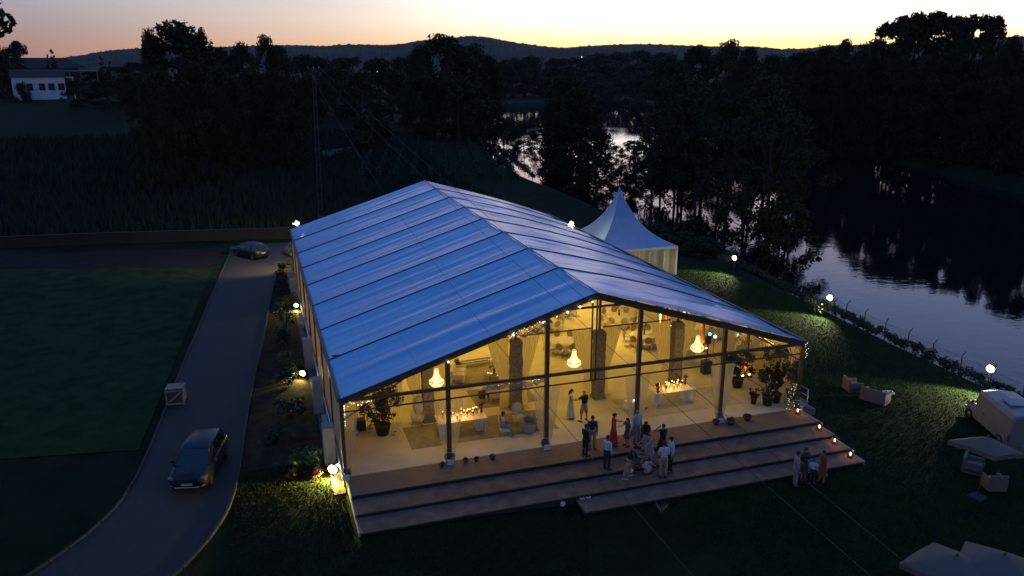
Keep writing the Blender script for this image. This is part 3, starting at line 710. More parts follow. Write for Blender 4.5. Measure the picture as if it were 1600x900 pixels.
def tree_proto(kind, seed, H, Wd, base, nclump, nleaf, leaf, crad, trunk_r, bend=0.0):
    # returns (trunk mesh, crown mesh) for a tree of height H and crown width Wd
    rng = np.random.default_rng(seed); rg = random.Random(seed); cl = []
    for _ in range(nclump*6):
        if len(cl) >= nclump: break
        a = rg.uniform(0, 6.283); h = rg.random()
        if kind == 'round':
            zz = base + (H-base)*h; k = (zz-base)/(H-base); env = math.sin(PI*min(1, .12+.88*k)**.75)**.62*(1.0 if k < .8 else .95)
            rr = env*Wd/2*math.sqrt(rg.uniform(.2, 1))*rg.uniform(.8, 1.12)
        elif kind == 'dome':
            zz = base + (H-base)*h; k = h; env = math.sqrt(max(0, 1-max(0, (k-.30)/.70)**2.4))*(.86+.14*math.sin(7*a)); rr = env*Wd/2*math.sqrt(rg.uniform(.25, 1))*rg.uniform(.85, 1.05)
        elif kind == 'tall':
            zz = base + (H-base)*h; k = h; env = (.65+.35*math.sin(PI*k))*(1 if k < .85 else .7); rr = env*Wd/2*math.sqrt(rg.random())
        elif kind == 'cypress':
            zz = base + (H-base)*h**1.15; k = h**1.15; env = (1-k)**.75*(.55+.45*min(1, k*5)); rr = env*Wd/2*math.sqrt(rg.uniform(.3, 1))
        elif kind == 'pine':
            zz = base + (H-base)*rg.uniform(.35, 1); k = (zz-base)/(H-base); env = math.sin(PI*min(1, .2+.8*k)); rr = env*Wd/2*math.sqrt(rg.random())
        else:  # bush
            zz = H*h*.85; k = h; env = math.sqrt(max(0, 1-k*k*.9)); rr = env*Wd/2*math.sqrt(rg.random())
        c = crad*rg.uniform(.6, 1.25)*(1 if kind != 'cypress' else max(.35, 1-k))
        cl.append((rr*math.cos(a)+bend*zz/H, rr*math.sin(a), min(zz, H-c*.6), c))
    cr = MB(); leaf_cloud(cr, cl, nleaf, leaf, rng)
    tr = MB(); th = base+(H-base)*(.75 if kind != 'bush' else .4)
    pts = [(bend*(q*th/H)+rg.uniform(-.02, .02)*H*q*.5, rg.uniform(-.02, .02)*H*q*.5, q*th) for q in (0, .2, .4, .6, .8, 1)]
    tr.tube(pts, [trunk_r*k for k in (1.35, 1.0, .85, .65, .4, .12)], 8)
    for c in rg.sample(cl, min(len(cl), 12)):
        z0 = max(base*.7, min(th*.9, c[2]*rg.uniform(.45, .75))); q = z0/th; s = Vector((bend*z0/H, 0, z0)); e = Vector(c[:3])
        m_ = (s+e)/2+Vector((0, 0, -.08*(e-s).length)); tr.tube([s, m_, e], [trunk_r*.45, trunk_r*.28, trunk_r*.08], 5)
    return tr.mesh('trunk'), cr.mesh('crown')
PROTO = {}
for key, args, lf in (('round_a', ('round', 1, 16, 15, 2.4, 46, 5200, .36, 2.1, .38), LEAF), ('round_b', ('round', 2, 16, 14, 3.0, 40, 5000, .36, 2.2, .36), LEAF2), ('round_c', ('round', 3, 16, 16, 1.2, 52, 5600, .36, 2.2, .4), LEAF),
                      ('tall_a', ('tall', 4, 24, 9, 8.0, 40, 4600, .42, 1.7, .34), LEAF), ('tall_b', ('tall', 5, 24, 10, 7.5, 44, 4800, .42, 1.75, .34), LEAF2),
                      ('mass_a', ('dome', 13, 27, 17, .8, 110, 10500, .42, 2.2, .42), LEAF), ('mass_b', ('dome', 14, 27, 18, .6, 100, 10500, .42, 2.4, .42), LEAF2), ('tall_c', ('round', 12, 24, 11, 17.6, 34, 4200, .30, 1.3, .3), LEAF), ('cypress', ('cypress', 6, 16, 5, .6, 40, 3600, .30, 1.3, .26), LEAF), ('pine', ('pine', 7, 16, 9, 7, 16, 2600, .30, 1.6, .22), LEAF),
                      ('open_a', ('round', 8, 12, 11, 3.2, 30, 3300, .26, 1.35, .20, 1.2), LEAF), ('open_c', ('round', 15, 18, 12, 7.0, 30, 3000, .28, 1.5, .24, .8), LEAF), ('open_d', ('round', 16, 18, 11, 6.2, 26, 2600, .28, 1.5, .22, -.9), LEAF2), ('open_b', ('round', 9, 12, 10, 3.6, 26, 2900, .26, 1.3, .17, -.6), LEAF2),
                      ('bush', ('bush', 10, 3, 4, 0, 22, 2000, .15, .75, .08), LEAF)):
    t_, c_ = tree_proto(*args); t_.materials.append(BARK); c_.materials.append(lf); PROTO[key] = (t_, c_, args[2], args[3])
def tree(key, x, y, H, Wd, label, group, rz=None, name=None, cat='tree', sink=.15):
    if key.startswith('round') and H/Wd > 1.3: key = ('mass_a', 'mass_b')[int(x*7) % 2]
    t_, c_, h0, w0 = PROTO[key]
    t = thing(name or {'cypress': 'cypress_tree', 'pine': 'pine_tree', 'bush': 'bush'}.get(key, 'broadleaf_tree'), label, cat, (x, y, gz(x, y)-sink), R.uniform(0, 6.28) if rz is None else rz, group)
    t.scale = (Wd/w0, Wd/w0, H/h0)
    for nm, me in (('trunk', t_), ('crown', c_)):
        o = bpy.data.objects.new(nm, me); COL.objects.link(o); o.parent = t
    return t
def tree_at(key, px, ytop, D, wpx, label, group, **kw):
    # stands D metres from the viewpoint in that direction; height and width follow from its outline
    az, sl = azs(px, ytop); x = CAM[0]+D*math.sin(az); y = CAM[1]+D*math.cos(az)
    top = CAM[2]+sl*D; H = top-gz(x, y)
    return tree(key, x, y, H+.6, wpx*D/FPX*1.06, label, group, **kw)
def cyc(i): return ('round_a', 'round_b', 'round_c')[i % 3]
# left side
tree_at('tall_c', -158, -105, 80, 200, 'tall tree cut off by the left edge with leaves against the sky', None)
G = 'dark trees along the left skyline'
for i, (px, yt, D, w) in enumerate(((-8, 72, 285, 44), (14, 76, 310, 40))): tree_at(cyc(i), px, yt, D, w, 'dark clump of trees at the far left behind the white house', G)
tree_at('pine', 25, 67, 330, 24, 'thin bare-stemmed pine with two round tufts behind the white house', None)
tree_at('cypress', 80, 76, 302, 15, 'tall dark cypress rising above the long hall roof', None); tree_at('cypress', 73, 84, 304, 9, 'smaller cypress close beside the tall cypress above the hall roof', None)
for px, yt, D, w in ((157, 88, 300, 16), (170, 95, 310, 12)): tree_at('cypress', px, yt, D, w, 'narrow dark conifer to the right of the long hall', 'conifers right of the hall')
tree_at('mass_a', 272, 38, 165, 112, 'biggest round-topped tree on the left skyline', None)
for px, yt, w in ((234, 50, 40), (316, 50, 34)): tree_at('round_a', px, yt, 168, w, 'shoulder of the biggest round-topped tree on the left skyline', 'trees pressed against the biggest left tree')
for i, (px, yt, D, w) in enumerate(((345, 78, 195, 44), (376, 70, 185, 46), (414, 60, 190, 46), (440, 76, 200, 50), (470, 90, 240, 64), (300, 105, 140, 80), (350, 108, 145, 70), (395, 112, 150, 80), (440, 118, 150, 70), (250, 112, 135, 70), (215, 125, 130, 50), (140, 112, 330, 50), (185, 106, 340, 60), (210, 100, 330, 40), (120, 128, 250, 40), (165, 128, 245, 60), (200, 122, 230, 50))):
    tree_at(cyc(i), px, yt, D, w, 'dark bushy tree in the mass right of the biggest left tree', G)
for i, (px, yt, D, w) in enumerate(((500, 93, 270, 70), (545, 92, 290, 74), (590, 93, 310, 74), (630, 92, 270, 60), (520, 110, 215, 60), (560, 116, 215, 60), (610, 112, 225, 70), (480, 124, 190, 60))):
    tree_at(cyc(i+1), px, yt, D, w, 'low dark tree in the belt beyond the ladder mast', 'tree belt beyond the ladder mast')
tree_at('cypress', 576, 128, 168, 58, 'broad black conifer standing at the corner of the vineyard', None)
tree_at('mass_b', 690, 59, 205, 112, 'big domed tree in the centre rising above the hills line', None)
for i, (px, yt, D, w) in enumerate(((655, 74, 200, 56), (735, 73, 210, 66), (764, 90, 215, 50), (655, 120, 190, 70), (715, 125, 190, 90))): tree_at(cyc(i), px, yt, D, w, 'dark tree crowding round the big domed tree in the centre', 'trees round the central domed tree')
G = 'far wood beyond the upper river'
for i, (px, yt, D, w) in enumerate(((800, 93, 480, 70), (835, 90, 520, 70), (868, 93, 520, 60), (900, 92, 560, 70), (930, 86, 560, 70), (962, 83, 600, 64), (1000, 80, 640, 70), (1035, 84, 640, 60), (780, 98, 470, 60), (820, 104, 490, 80), (880, 104, 500, 90), (940, 102, 520, 90), (1000, 100, 540, 90), (760, 92, 460, 50))):
    tree_at(cyc(i), px, yt, D, w, 'small distant tree in the wood beyond the upper river', G)
for i, (px, yt, D) in enumerate(((905, 128, 475), (940, 130, 470), (968, 126, 440), (1000, 124, 410), (1030, 122, 375), (1060, 116, 352), (870, 128, 490))): tree_at(cyc(i), px, yt, D, 62, 'small distant tree in the wood beyond the upper river', G)
# far bank on the right
G = 'dark trees lining the far river bank'
for i, (px, yt, D, w) in enumerate(((1050, 94, 300, 80), (1095, 74, 275, 74), (1136, 66, 262, 62), (1166, 78, 265, 62), (1205, 90, 300, 70), (1245, 86, 290, 70))):
    tree_at(cyc(i), px, yt, D, w, 'dark tree in the mass right of the river gap, left of the tall poplars', G)
for i, (px, yt, D, w) in enumerate(((1290, 74, 240, 62), (1325, 66, 236, 50), (1352, 70, 232, 44), (1376, 64, 228, 44), (1586, 62, 185, 50), (1622, 60, 180, 60), (1660, 66, 175, 70))):
    tree_at(cyc(i), px, yt, D, w, 'dark leafy tree on the far river bank skyline', G)
for i, (px, yt, D, w) in enumerate(((1390, 40, 222, 44), (1418, 26, 220, 44), (1436, 19, 220, 40), (1460, 22, 219, 44), (1490, 27, 217, 40), (1508, 24, 216, 40), (1532, 28, 214, 42), (1552, 26, 213, 36))):
    tree_at(('tall_a', 'tall_b')[i % 2], px, yt+(i%3)*3, D, w*.92, 'tall poplar with sky showing through in the clump at upper right', 'tall poplars at upper right')
for i in range(9):
    px = 1265+i*46; tree_at(cyc(i), px, 82+R.uniform(-5, 12), 212-i*2.4, 62, 'dark tree massed below the poplars on the far bank', G)
for i in range(10):
    px = 1180+i*49; az = math.degrees(azs(px, 120)[0]); D = np.interp(az, [30, 35, 40, 45, 50, 56, 62], [352, 276, 229, 197, 169, 154, 150])+6
    tree_at(cyc(i+1), px, 118+R.uniform(-14, 14), D, 74*D/190, 'dark bushy tree at the water edge of the far bank', G)
for i in range(16):
    az = 33+i*1.75; D = float(np.interp(az, [30, 35, 40, 45, 50, 56, 62], [352, 276, 229, 197, 169, 154, 150]))+5+R.uniform(-1.5, 3); x, y = CAM[0]+D*math.sin(rad(az)), CAM[1]+D*math.cos(rad(az))
    tree('bush', x, y, R.uniform(4.5, 7.5), R.uniform(8, 12), 'dark bush overhanging the water along the far bank', 'bushes along the far bank', cat='bush', sink=.6)
# near bank: trees standing between the lawn and the river
G = 'trees on the near river bank'
def bank_tree(key, px, py, ytop, wpx, label, rz=None, group=G):
    p = ong(px, py); az, sl = azs(px, py); D = math.hypot(p.x-CAM[0], p.y-CAM[1]); _, s2 = azs(px, ytop)
    H = CAM[2]+s2*D-p.z; return tree(key, p.x, p.y, H, wpx*D/FPX, label, group, rz)
bank_tree('open_a', 1160, 412, 268, 120, 'open-crowned tree with a leaning trunk by the first river floodlight', rz=.2, group=None)
bank_tree('open_b', 1226, 448, 300, 112, 'slim tree with dark water showing behind its trunk, nearest the river fence', rz=1.0, group=None)
bank_tree('open_b', 1212, 432, 262, 84, 'thin-stemmed tree just behind the slim tree nearest the river fence', rz=2.6, group=None)
for i, (px, py, yt, w, k) in enumerate(((1085, 352, 205, 110, 'open_c'), (1052, 344, 190, 100, 'open_d'), (1130, 378, 180, 120, 'open_d'), (1196, 400, 150, 130, 'open_c'), (1160, 350, 130, 130, 'open_c'), (1095, 322, 130, 120, 'open_d'), (1030, 322, 150, 84, 'open_c'), (1060, 305, 112, 110, 'open_c'), (1230, 380, 170, 110, 'open_d'), (1018, 338, 170, 90, 'open_d'), (1064, 330, 150, 100, 'round_b'), (1120, 350, 140, 100, 'open_c'), (1190, 352, 112, 120, 'open_d'),
                                      (905, 296, 136, 96, 'round_a'), (872, 280, 150, 80, 'round_c'), (930, 310, 196, 60, 'round_b'), (880, 262, 118, 90, 'round_b'), (1010, 330, 250, 60, 'open_a'), (965, 320, 262, 44, 'open_b'))):
    bank_tree(k, px, py, yt, w, 'dark tree on the near bank behind the pagoda tent' if px > 940 else 'dark tree on the near bank between the two bright patches of water')
for i, (px, py, yt, w) in enumerate(((760, 226, 176, 40), (788, 236, 182, 52), (818, 238, 192, 50), (846, 246, 200, 46), (868, 262, 190, 44), (802, 226, 196, 30))): bank_tree(('open_a', 'open_b')[i % 2], px, py, yt, w, 'small tree outlined against the bright upper river', group='small trees against the bright water')
for i, (px, py, yt, w) in enumerate(((984, 262, 218, 40), (1006, 276, 226, 44), (962, 262, 226, 30), (1014, 300, 262, 50), (990, 312, 270, 44), (968, 300, 262, 44))): bank_tree(('open_b', 'open_a')[i % 2], px, py, yt, w, 'small tree outlined against the right-hand patch of bright water', group='small trees against the right bright water')
# scrub
for i, (px, py, w, h) in enumerate(((1066, 388, 90, 22), (1100, 396, 80, 18), (1036, 372, 90, 24), (1085, 372, 110, 30))):
    p = ong(px, py); tree('bush', p.x, p.y, h/11, w/14, 'low dark scrub between the pagoda and the river', 'scrub by the pagoda', cat='bush')

# crops in the far field, vineyard rows
def crop_field():
    rng = np.random.default_rng(8); n = 26000
    x = rng.uniform(-75, 30, n); y = rng.uniform(0, 1, n)**1.3*95+62
    k = (y > 60.5-.24*(x+18)+2.2) & (river_depth(x, y) < -12); x, y = x[k], y[k]; n = len(x); z = gza(x, y)
    a = rng.uniform(0, 6.28, n); h = rng.uniform(.7, 1.9, n); ww = rng.uniform(.10, .2, n)*(1+(y-60)/120); dx = rng.uniform(-.5, .5, (n, 2))
    V = np.empty((n, 3, 3)); V[:, 0] = np.c_[x-ww*np.cos(a), y-ww*np.sin(a), z]; V[:, 1] = np.c_[x+ww*np.cos(a), y+ww*np.sin(a), z]; V[:, 2] = np.c_[x+dx[:, 0], y+dx[:, 1], z+h]
    mb = MB(); mb.v = V.reshape(-1, 3).tolist(); mb.f = [(3*i, 3*i+1, 3*i+2) for i in range(n)]; mb.sm = [False]*n
    mb.build('crop_field', mat('crop_leaf', (.017, .022, .007), rough=.9, var=.5, vscale=.25), label='tall dark crop leaves filling the field beyond the wall', kind='stuff')
crop_field()
def vineyard():
    rng = np.random.default_rng(4)
    a, b = ong(592, 172), ong(700, 262); 
    d = Vector((math.sin(rad(13)), math.cos(rad(13)), 0)); s = Vector((d.y, -d.x, 0))
    me = MB(); L = 90.0
    C = [(rng.uniform(-.25, .25), q, rng.uniform(.6, 1.3), .55) for q in np.arange(0, L, 1.1)]
    leaf_cloud(me, C, 1500, .24, rng); me = me.mesh('vine_foliage'); me.materials.append(mat('vine_leaf', (.030, .040, .012), rough=.9, var=.4, vscale=.5))
    po = MB()
    for q in np.arange(0, L, 6): po.box((0, q, .8), (.09, .09, 1.7))
    po.tube([(0, 0, 1.45), (0, L, 1.45)], .012, 4); po = po.mesh('stakes_and_wire'); po.materials.append(mat('stake', (.12, .10, .08), rough=.9))
    o0 = Vector((14, 100, 0))
    for i in range(11):
        p = o0 + s*(i*2.9); t = thing('vine_row', 'long dark row of trained vines running away beyond the marquee ridge', 'vine row', (p.x, p.y, gz(p.x, p.y)), -rad(13), 'vineyard rows beyond the marquee')
        for nm, m_ in (('vine_foliage', me), ('stakes', po)):
            o = bpy.data.objects.new(nm, m_); COL.objects.link(o); o.parent = t
        t.rotation_euler = (math.atan2(gz(p.x+d.x*L, p.y+d.y*L)-gz(p.x, p.y), L), 0, -rad(13))
vineyard()

# shrubs in the planting bed, lit by garden lamps
SH = {}
def shrub(px, py, wpx, hpx, col, label, seed):
    p = ong(px, py); D = math.dist(p, CAM); k = D/FPX; rng = np.random.default_rng(seed); rg = random.Random(seed)
    Wm, Hm = wpx*k, hpx*k
    t = thing('shrub', label, 'shrub', (p.x, p.y, p.z), 0, 'shrubs in the bed beside the drive')
    cl = [(rg.uniform(-.5, .5)*Wm*.7, rg.uniform(-.5, .5)*Wm*.7, rg.uniform(.2, .8)*Hm, .22*Wm) for _ in range(12)]
    mb = MB(); leaf_cloud(mb, cl, 420, .085*max(.6, min(1.4, Wm)), rng, .5); mb.build('foliage', mat('shrub_%s' % col[0], col[1], rough=.7, var=.4, vscale=3), t)
    st = MB()
    for c in cl[:6]: st.tube([(c[0]*.15, c[1]*.15, -.03), (c[0]*.6, c[1]*.6, c[2]*.5), c[:3]], [.02, .014, .006], 4)
    st.build('stems', BARK, t)
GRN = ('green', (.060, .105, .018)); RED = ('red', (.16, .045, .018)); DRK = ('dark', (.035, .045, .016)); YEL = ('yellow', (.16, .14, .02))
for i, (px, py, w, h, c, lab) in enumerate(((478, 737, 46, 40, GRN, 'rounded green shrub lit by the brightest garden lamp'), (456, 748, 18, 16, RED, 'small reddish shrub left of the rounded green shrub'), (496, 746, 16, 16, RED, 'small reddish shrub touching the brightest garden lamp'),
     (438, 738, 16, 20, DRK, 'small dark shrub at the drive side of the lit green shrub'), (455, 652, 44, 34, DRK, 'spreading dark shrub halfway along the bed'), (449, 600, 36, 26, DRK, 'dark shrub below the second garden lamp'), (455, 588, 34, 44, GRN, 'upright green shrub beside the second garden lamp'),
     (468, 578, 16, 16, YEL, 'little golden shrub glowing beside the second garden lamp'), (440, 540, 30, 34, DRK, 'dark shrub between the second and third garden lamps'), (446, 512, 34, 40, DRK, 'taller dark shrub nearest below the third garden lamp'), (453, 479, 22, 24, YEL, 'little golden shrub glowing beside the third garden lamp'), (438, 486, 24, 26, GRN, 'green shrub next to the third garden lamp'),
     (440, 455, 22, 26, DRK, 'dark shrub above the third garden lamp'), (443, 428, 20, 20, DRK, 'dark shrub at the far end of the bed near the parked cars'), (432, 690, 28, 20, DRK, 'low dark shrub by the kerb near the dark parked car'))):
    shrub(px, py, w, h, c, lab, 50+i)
# a low hedge of scrub along the top of the river bank
def bank_hedge():
    rng = np.random.default_rng(21); P = smooth_path([(38.0, -13), (40.4, 0), (41.0, 10), (42.0, 20), (43.1, 31), (44.2, 42)], .45)
    C = [(x+rng.uniform(.3, 1.4), y, gz(x, y)+rng.uniform(.0, .30), rng.uniform(.26, .42)) for x, y in P for _ in range(2)]
    mb = MB(); leaf_cloud(mb, C, 15000, .12, rng, .45)
    mb.build('bank_hedge', mat('hedge_leaf', (.040, .052, .016), rough=.9, var=.4, vscale=2), label='ragged low hedge growing along the river fence', kind='stuff')
bank_hedge()

# ------------------------------------------------------------------ pagoda tent
def build_pagoda():
    cx, cyy, hw, ez, pz = 30.65, 35.4, 4.2, 1.95, 7.02
    g = gz(cx, cyy); t = thing('pagoda_tent', 'pointed white pagoda tent standing behind the right side of the marquee', 'pagoda tent', (cx, cyy, g))
    e, p = ez-g, pz-g
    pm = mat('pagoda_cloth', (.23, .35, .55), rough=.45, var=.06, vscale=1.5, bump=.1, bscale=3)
    for q in range(4):
        a = q*PI/2
        def fn(u, v, a=a):
            r = hw*(1-v); h = e + (p-e)*(v**1.0*.36+.64*v**3.2) ; x = (2*u-1)*max(r, .05); y = -max(r, .05)
            h -= .18*(1-(2*u-1)**2)*math.sin(PI*v)*.6
            return (x*math.cos(a)-y*math.sin(a), x*math.sin(a)+y*math.cos(a), h)
        MB().grid(fn, 10, 22).build('roof_panel', pm, t)
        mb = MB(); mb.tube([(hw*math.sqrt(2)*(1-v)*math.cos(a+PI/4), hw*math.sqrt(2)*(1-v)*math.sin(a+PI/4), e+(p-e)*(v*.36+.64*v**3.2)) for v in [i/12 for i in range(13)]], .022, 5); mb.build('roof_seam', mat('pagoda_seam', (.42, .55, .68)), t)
        c, s = math.cos(a), math.sin(a)
        MB().box((hw*math.cos(a+PI/4)*math.sqrt(2), hw*math.sin(a+PI/4)*math.sqrt(2), e/2), (.1, .1, e)).build('leg', M_WHITE, t)
        b = MB().box((0, -hw-.01, e-.09), (2*hw, .03, .24)); b.xf(Matrix.Rotation(a, 4, 'Z')); b.build('valance', mat('valance', (.70, .66, .52), rough=.8), t)
        def fw(u, v, a=a):
            x = (2*u-1)*(hw-.08); y = -hw+.03+.035*math.sin(34*u+math.sin(9*u))
            return (x*math.cos(a)-y*math.sin(a), x*math.sin(a)+y*math.cos(a), .03+(e-.1)*v)
        MB().grid(fw, 60, 3).build('side_wall', cloth_mat('pagoda_wall', (.66, .60, .42), 0, .5), t)
    MB().lathe([(.09, p-.25), (.05, p), (.01, p+.18)], 8, cap=True).build('finial', M_WHITE, t)
    # strings of small lights hung inside the walls
    mb = MB(); rg = random.Random(3)
    for k in range(7):
        x = -hw+.5+rg.random()*(2*hw-.9)
        for z in np.arange(.8, e-.3, .22): mb.ball((x+rg.uniform(-.03, .03), -hw-.03, z), .016, 5, 4)
    mb.build('light_beads', glow('bead_glow', (1, .86, .45), 4), t)
    point_light(t, (0, -2.2, 1.9), 20, (1, .80, .32), .4)
    point_light(t, (2.6, 0, 1.9), 10, (1, .80, .32), .4)
build_pagoda()

# ------------------------------------------------------------------ floodlights
LAMPM = glow('flood_glow', (1.0, .97, .72), 26); GARDM = glow('garden_glow', (1.0, .93, .42), 45)
DARKM = mat('dark_metal', (.03, .03, .032), rough=.5, metal=.4)
def floodlight(loc, label, direc, power, pole=1.0, r=.13, spot=150, col=(1, .93, .58), name='floodlight', group=None, gm=None, size=.1):
    t = thing(name, label, 'floodlight', (loc[0], loc[1], loc[2]-pole), 0, group)
    d = Vector(direc).normalized(); a = math.atan2(d.y, d.x)
    MB().tube([(0, 0, -.1), (0, 0, pole-.08)], .03, 6).build('pole', DARKM, t)
    h = MB().bevbox((0, 0, 0), (.11, r*2.1, r*1.7), .02); h.xf(Matrix.Translation((-.05*math.cos(a), -.05*math.sin(a), pole)) @ Matrix.Rotation(a, 4, 'Z')); h.build('housing', DARKM, t)
    l = MB(); l.ball((0, 0, 0), (r*.55, r, r*.85), 12, 8); l.xf(Matrix.Translation((.02*math.cos(a), .02*math.sin(a), pole)) @ Matrix.Rotation(a, 4, 'Z')); l.build('lens', gm or LAMPM, t)
    point_light(t, ((r*.6+.07)*math.cos(a), (r*.6+.07)*math.sin(a), pole-.02), power, col, size, spot=spot, direc=d)
    return t
G = 'floodlights on the river bank'
for (px, py, lab, pw) in ((1148, 403, 'river floodlight farthest away, by the leaning tree', 2300), (1297, 465, 'middle river floodlight over a lit shrub', 2700), (1548, 576, 'nearest river floodlight, above the white van', 3000)):
    q = onz(px, py, .55); gq = gz(q[0], q[1])
    floodlight(q, lab, (-1, -.22, -.58), pw, q[2]-gq, .25, 108, (1, .97, .55), group=G)
pL = ony(463, 349, 42.2); floodlight(pL, 'bright round lamp at the back left corner of the marquee roof', (-.45, .7, -.55), 2600, pL[2]+.6, .33, 118, (1, .88, .45))
pR = ony(892, 350.5, 34.2); floodlight(pR, 'bright round lamp on the right eave of the marquee beside the pagoda', (.5, -.7, -.3), 160, .35, .32, 165, (1, .92, .55))
G = 'garden lamps along the left wall'
for px, py, lab, pw, rr in ((520, 733, 'brightest garden lamp by the front left corner of the marquee', 1500, .24), (473, 583, 'second garden lamp along the left wall of the marquee', 260, .19), (463, 477, 'third and farthest garden lamp along the left wall of the marquee', 260, .18)):
    p = onz(px, py, -.20); floodlight(p, lab, (-.6, -.75, -.34), pw, .32, rr, 160, (1, .88, .22), 'garden_lamp', G, GARDM, .06)
p = onz(542, 726, -.30); floodlight((-.22, p[1], -.28), 'small garden lamp tight against the corner post beside the brightest lamp', (.2, -1, -.2), 26, .34, .09, 160, (1, .88, .3), 'garden_lamp', G, GARDM, .05)
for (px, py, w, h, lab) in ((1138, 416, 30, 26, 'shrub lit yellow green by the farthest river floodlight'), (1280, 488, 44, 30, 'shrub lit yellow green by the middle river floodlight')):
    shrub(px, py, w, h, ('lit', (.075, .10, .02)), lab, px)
def reeds():
    t = thing('reed_clump', 'clump of pale reeds lit by the nearest river floodlight', 'reeds', ong(1545, 606)); rg = random.Random(4); mb = MB()
    for k in range(150):
        x, y = rg.uniform(-1.4, 1.2), rg.uniform(-.5, .5); h = rg.uniform(.5, 1.1); b = rg.uniform(-.25, .25)
        mb.tube([(x, y, -.05), (x+b*.4, y, h*.6), (x+b, y+rg.uniform(-.1, .1), h)], [.016, .013, .003], 3)
    mb.build('reed_blades', mat('reed', (.17, .15, .07), rough=.9, var=.3, vscale=4), t)
reeds()

# ------------------------------------------------------------------ river fence
def build_fence():
    t = thing('river_fence', 'wire fence on slim angled posts along the top of the river bank', 'fence'); P = smooth_path([(38.8, -13), (41.2, 0), (41.8, 10), (42.8, 20), (44.0, 32), (45.4, 44)], 2.5)
    pm = MB().tube([(0, 0, -.3), (0, 0, 1.75), (.28, 0, 2.05)], .035, 6).mesh('fence_post'); pm.materials.append(mat('fence_metal', (.05, .05, .05), rough=.6, metal=.3))
    tops = []
    for i, (x, y) in enumerate(P):
        o = bpy.data.objects.new('fence_post', pm); COL.objects.link(o); o.parent = t; z = gz(x, y); o.location = (x, y, z); o.rotation_euler = (R.uniform(-.04, .04), R.uniform(-.04, .04), R.uniform(-.2, .2)); tops.append((x, y, z))
    for h in (.3, .8, 1.25, 1.7): MB().tube([(x, y, z+h) for x, y, z in tops], .008, 4).build('fence_wire', mat('fence_metal', ()), t)
    mesh = MB()
    for (x0, y0, z0), (x1, y1, z1) in zip(tops[:-1], tops[1:]):
        for k in range(16):
            u = k/16; v = (k+3)/16
            mesh.tube([(x0+(x1-x0)*u, y0+(y1-y0)*u, z0+(z1-z0)*u+.05), (x0+(x1-x0)*min(v, 1), y0+(y1-y0)*min(v, 1), z0+(z1-z0)*min(v, 1)+1.7)], .003, 3, False)
            mesh.tube([(x0+(x1-x0)*min(v, 1), y0+(y1-y0)*min(v, 1), z0+.05), (x0+(x1-x0)*u, y0+(y1-y0)*u, z0+1.7)], .003, 3, False)
    o = mesh.build('wire_mesh', mat('fence_metal', ()), t); o['kind'] = 'stuff'
build_fence()

# ------------------------------------------------------------------ ladder mast and overhead cables
def build_mast():
    b = ony(500.5, 338, 52.0); base = Vector((b[0], b[1], gz(b[0], b[1]))); top = ony(489.5, 106, 52.0); H = top[2]-base.z; lean = top[0]-base.x
    t = thing('ladder_mast', 'tall thin utility mast of two rails with ladder rungs behind the marquee', 'utility mast', base)
    cm = mat('mast_concrete', (.07, .052, .04), rough=.9)
    w0, w1 = .27, .11
    for s in (-1, 1): MB().tube([(s*w0, 0, -.3), (s*w1+lean, 0, H)], [.042, .03], 5).build('rail', cm, t)
    n = int(H/.78); rung = None
    for k in range(n):
        f = (k+.5)/n; w = w0+(w1-w0)*f
        MB().box((lean*f, 0, H*f), (2*w, .05, .065)).build('rung', cm, t)
    MB().box((lean, 0, H-.1), (1.3, .09, .09)).build('crossarm', cm, t)
    for s in (-.55, 0, .55): MB().lathe([(.04, 0), (.06, .06), (.035, .1), (.05, .16), (.02, .2)], 8, (lean+s, 0, H-.05)).build('insulator', mat('porcelain', (.25, .2, .16), rough=.3), t)
    # three cables running down over the roof to a pole beyond the frame
    cab = mat('cable', (.012, .012, .014), rough=.6)
    for s, (px, py, dep), sag, lab in ((.55, (1410, 862, 21.5), .55, 'overhead cable passing farthest right, in front of the gable apex'), (0, (1250, 786, 22.5), .8, 'overhead cable crossing the middle of the marquee gable'), (-.55, (1131, 897, 20.5), 2.4, 'overhead cable passing farthest left, across the blue roof slope')):
        a = Vector((base.x+lean+s, base.y, base.z+H+.12)); d = ray(px, py); e = Vector(CAM + d*dep); e2 = a+(e-a)*1.14
        pts = []
        for k in range(41):
            f = k/40; p = a+(e2-a)*f; p.z -= 4*sag*f*(1-f); pts.append(p-a)
        o = MB().tube(pts, .0095, 5).build('overhead_cable', cab, None, lab, 'cable', 'overhead cables from the mast'); o.location = a
build_mast()

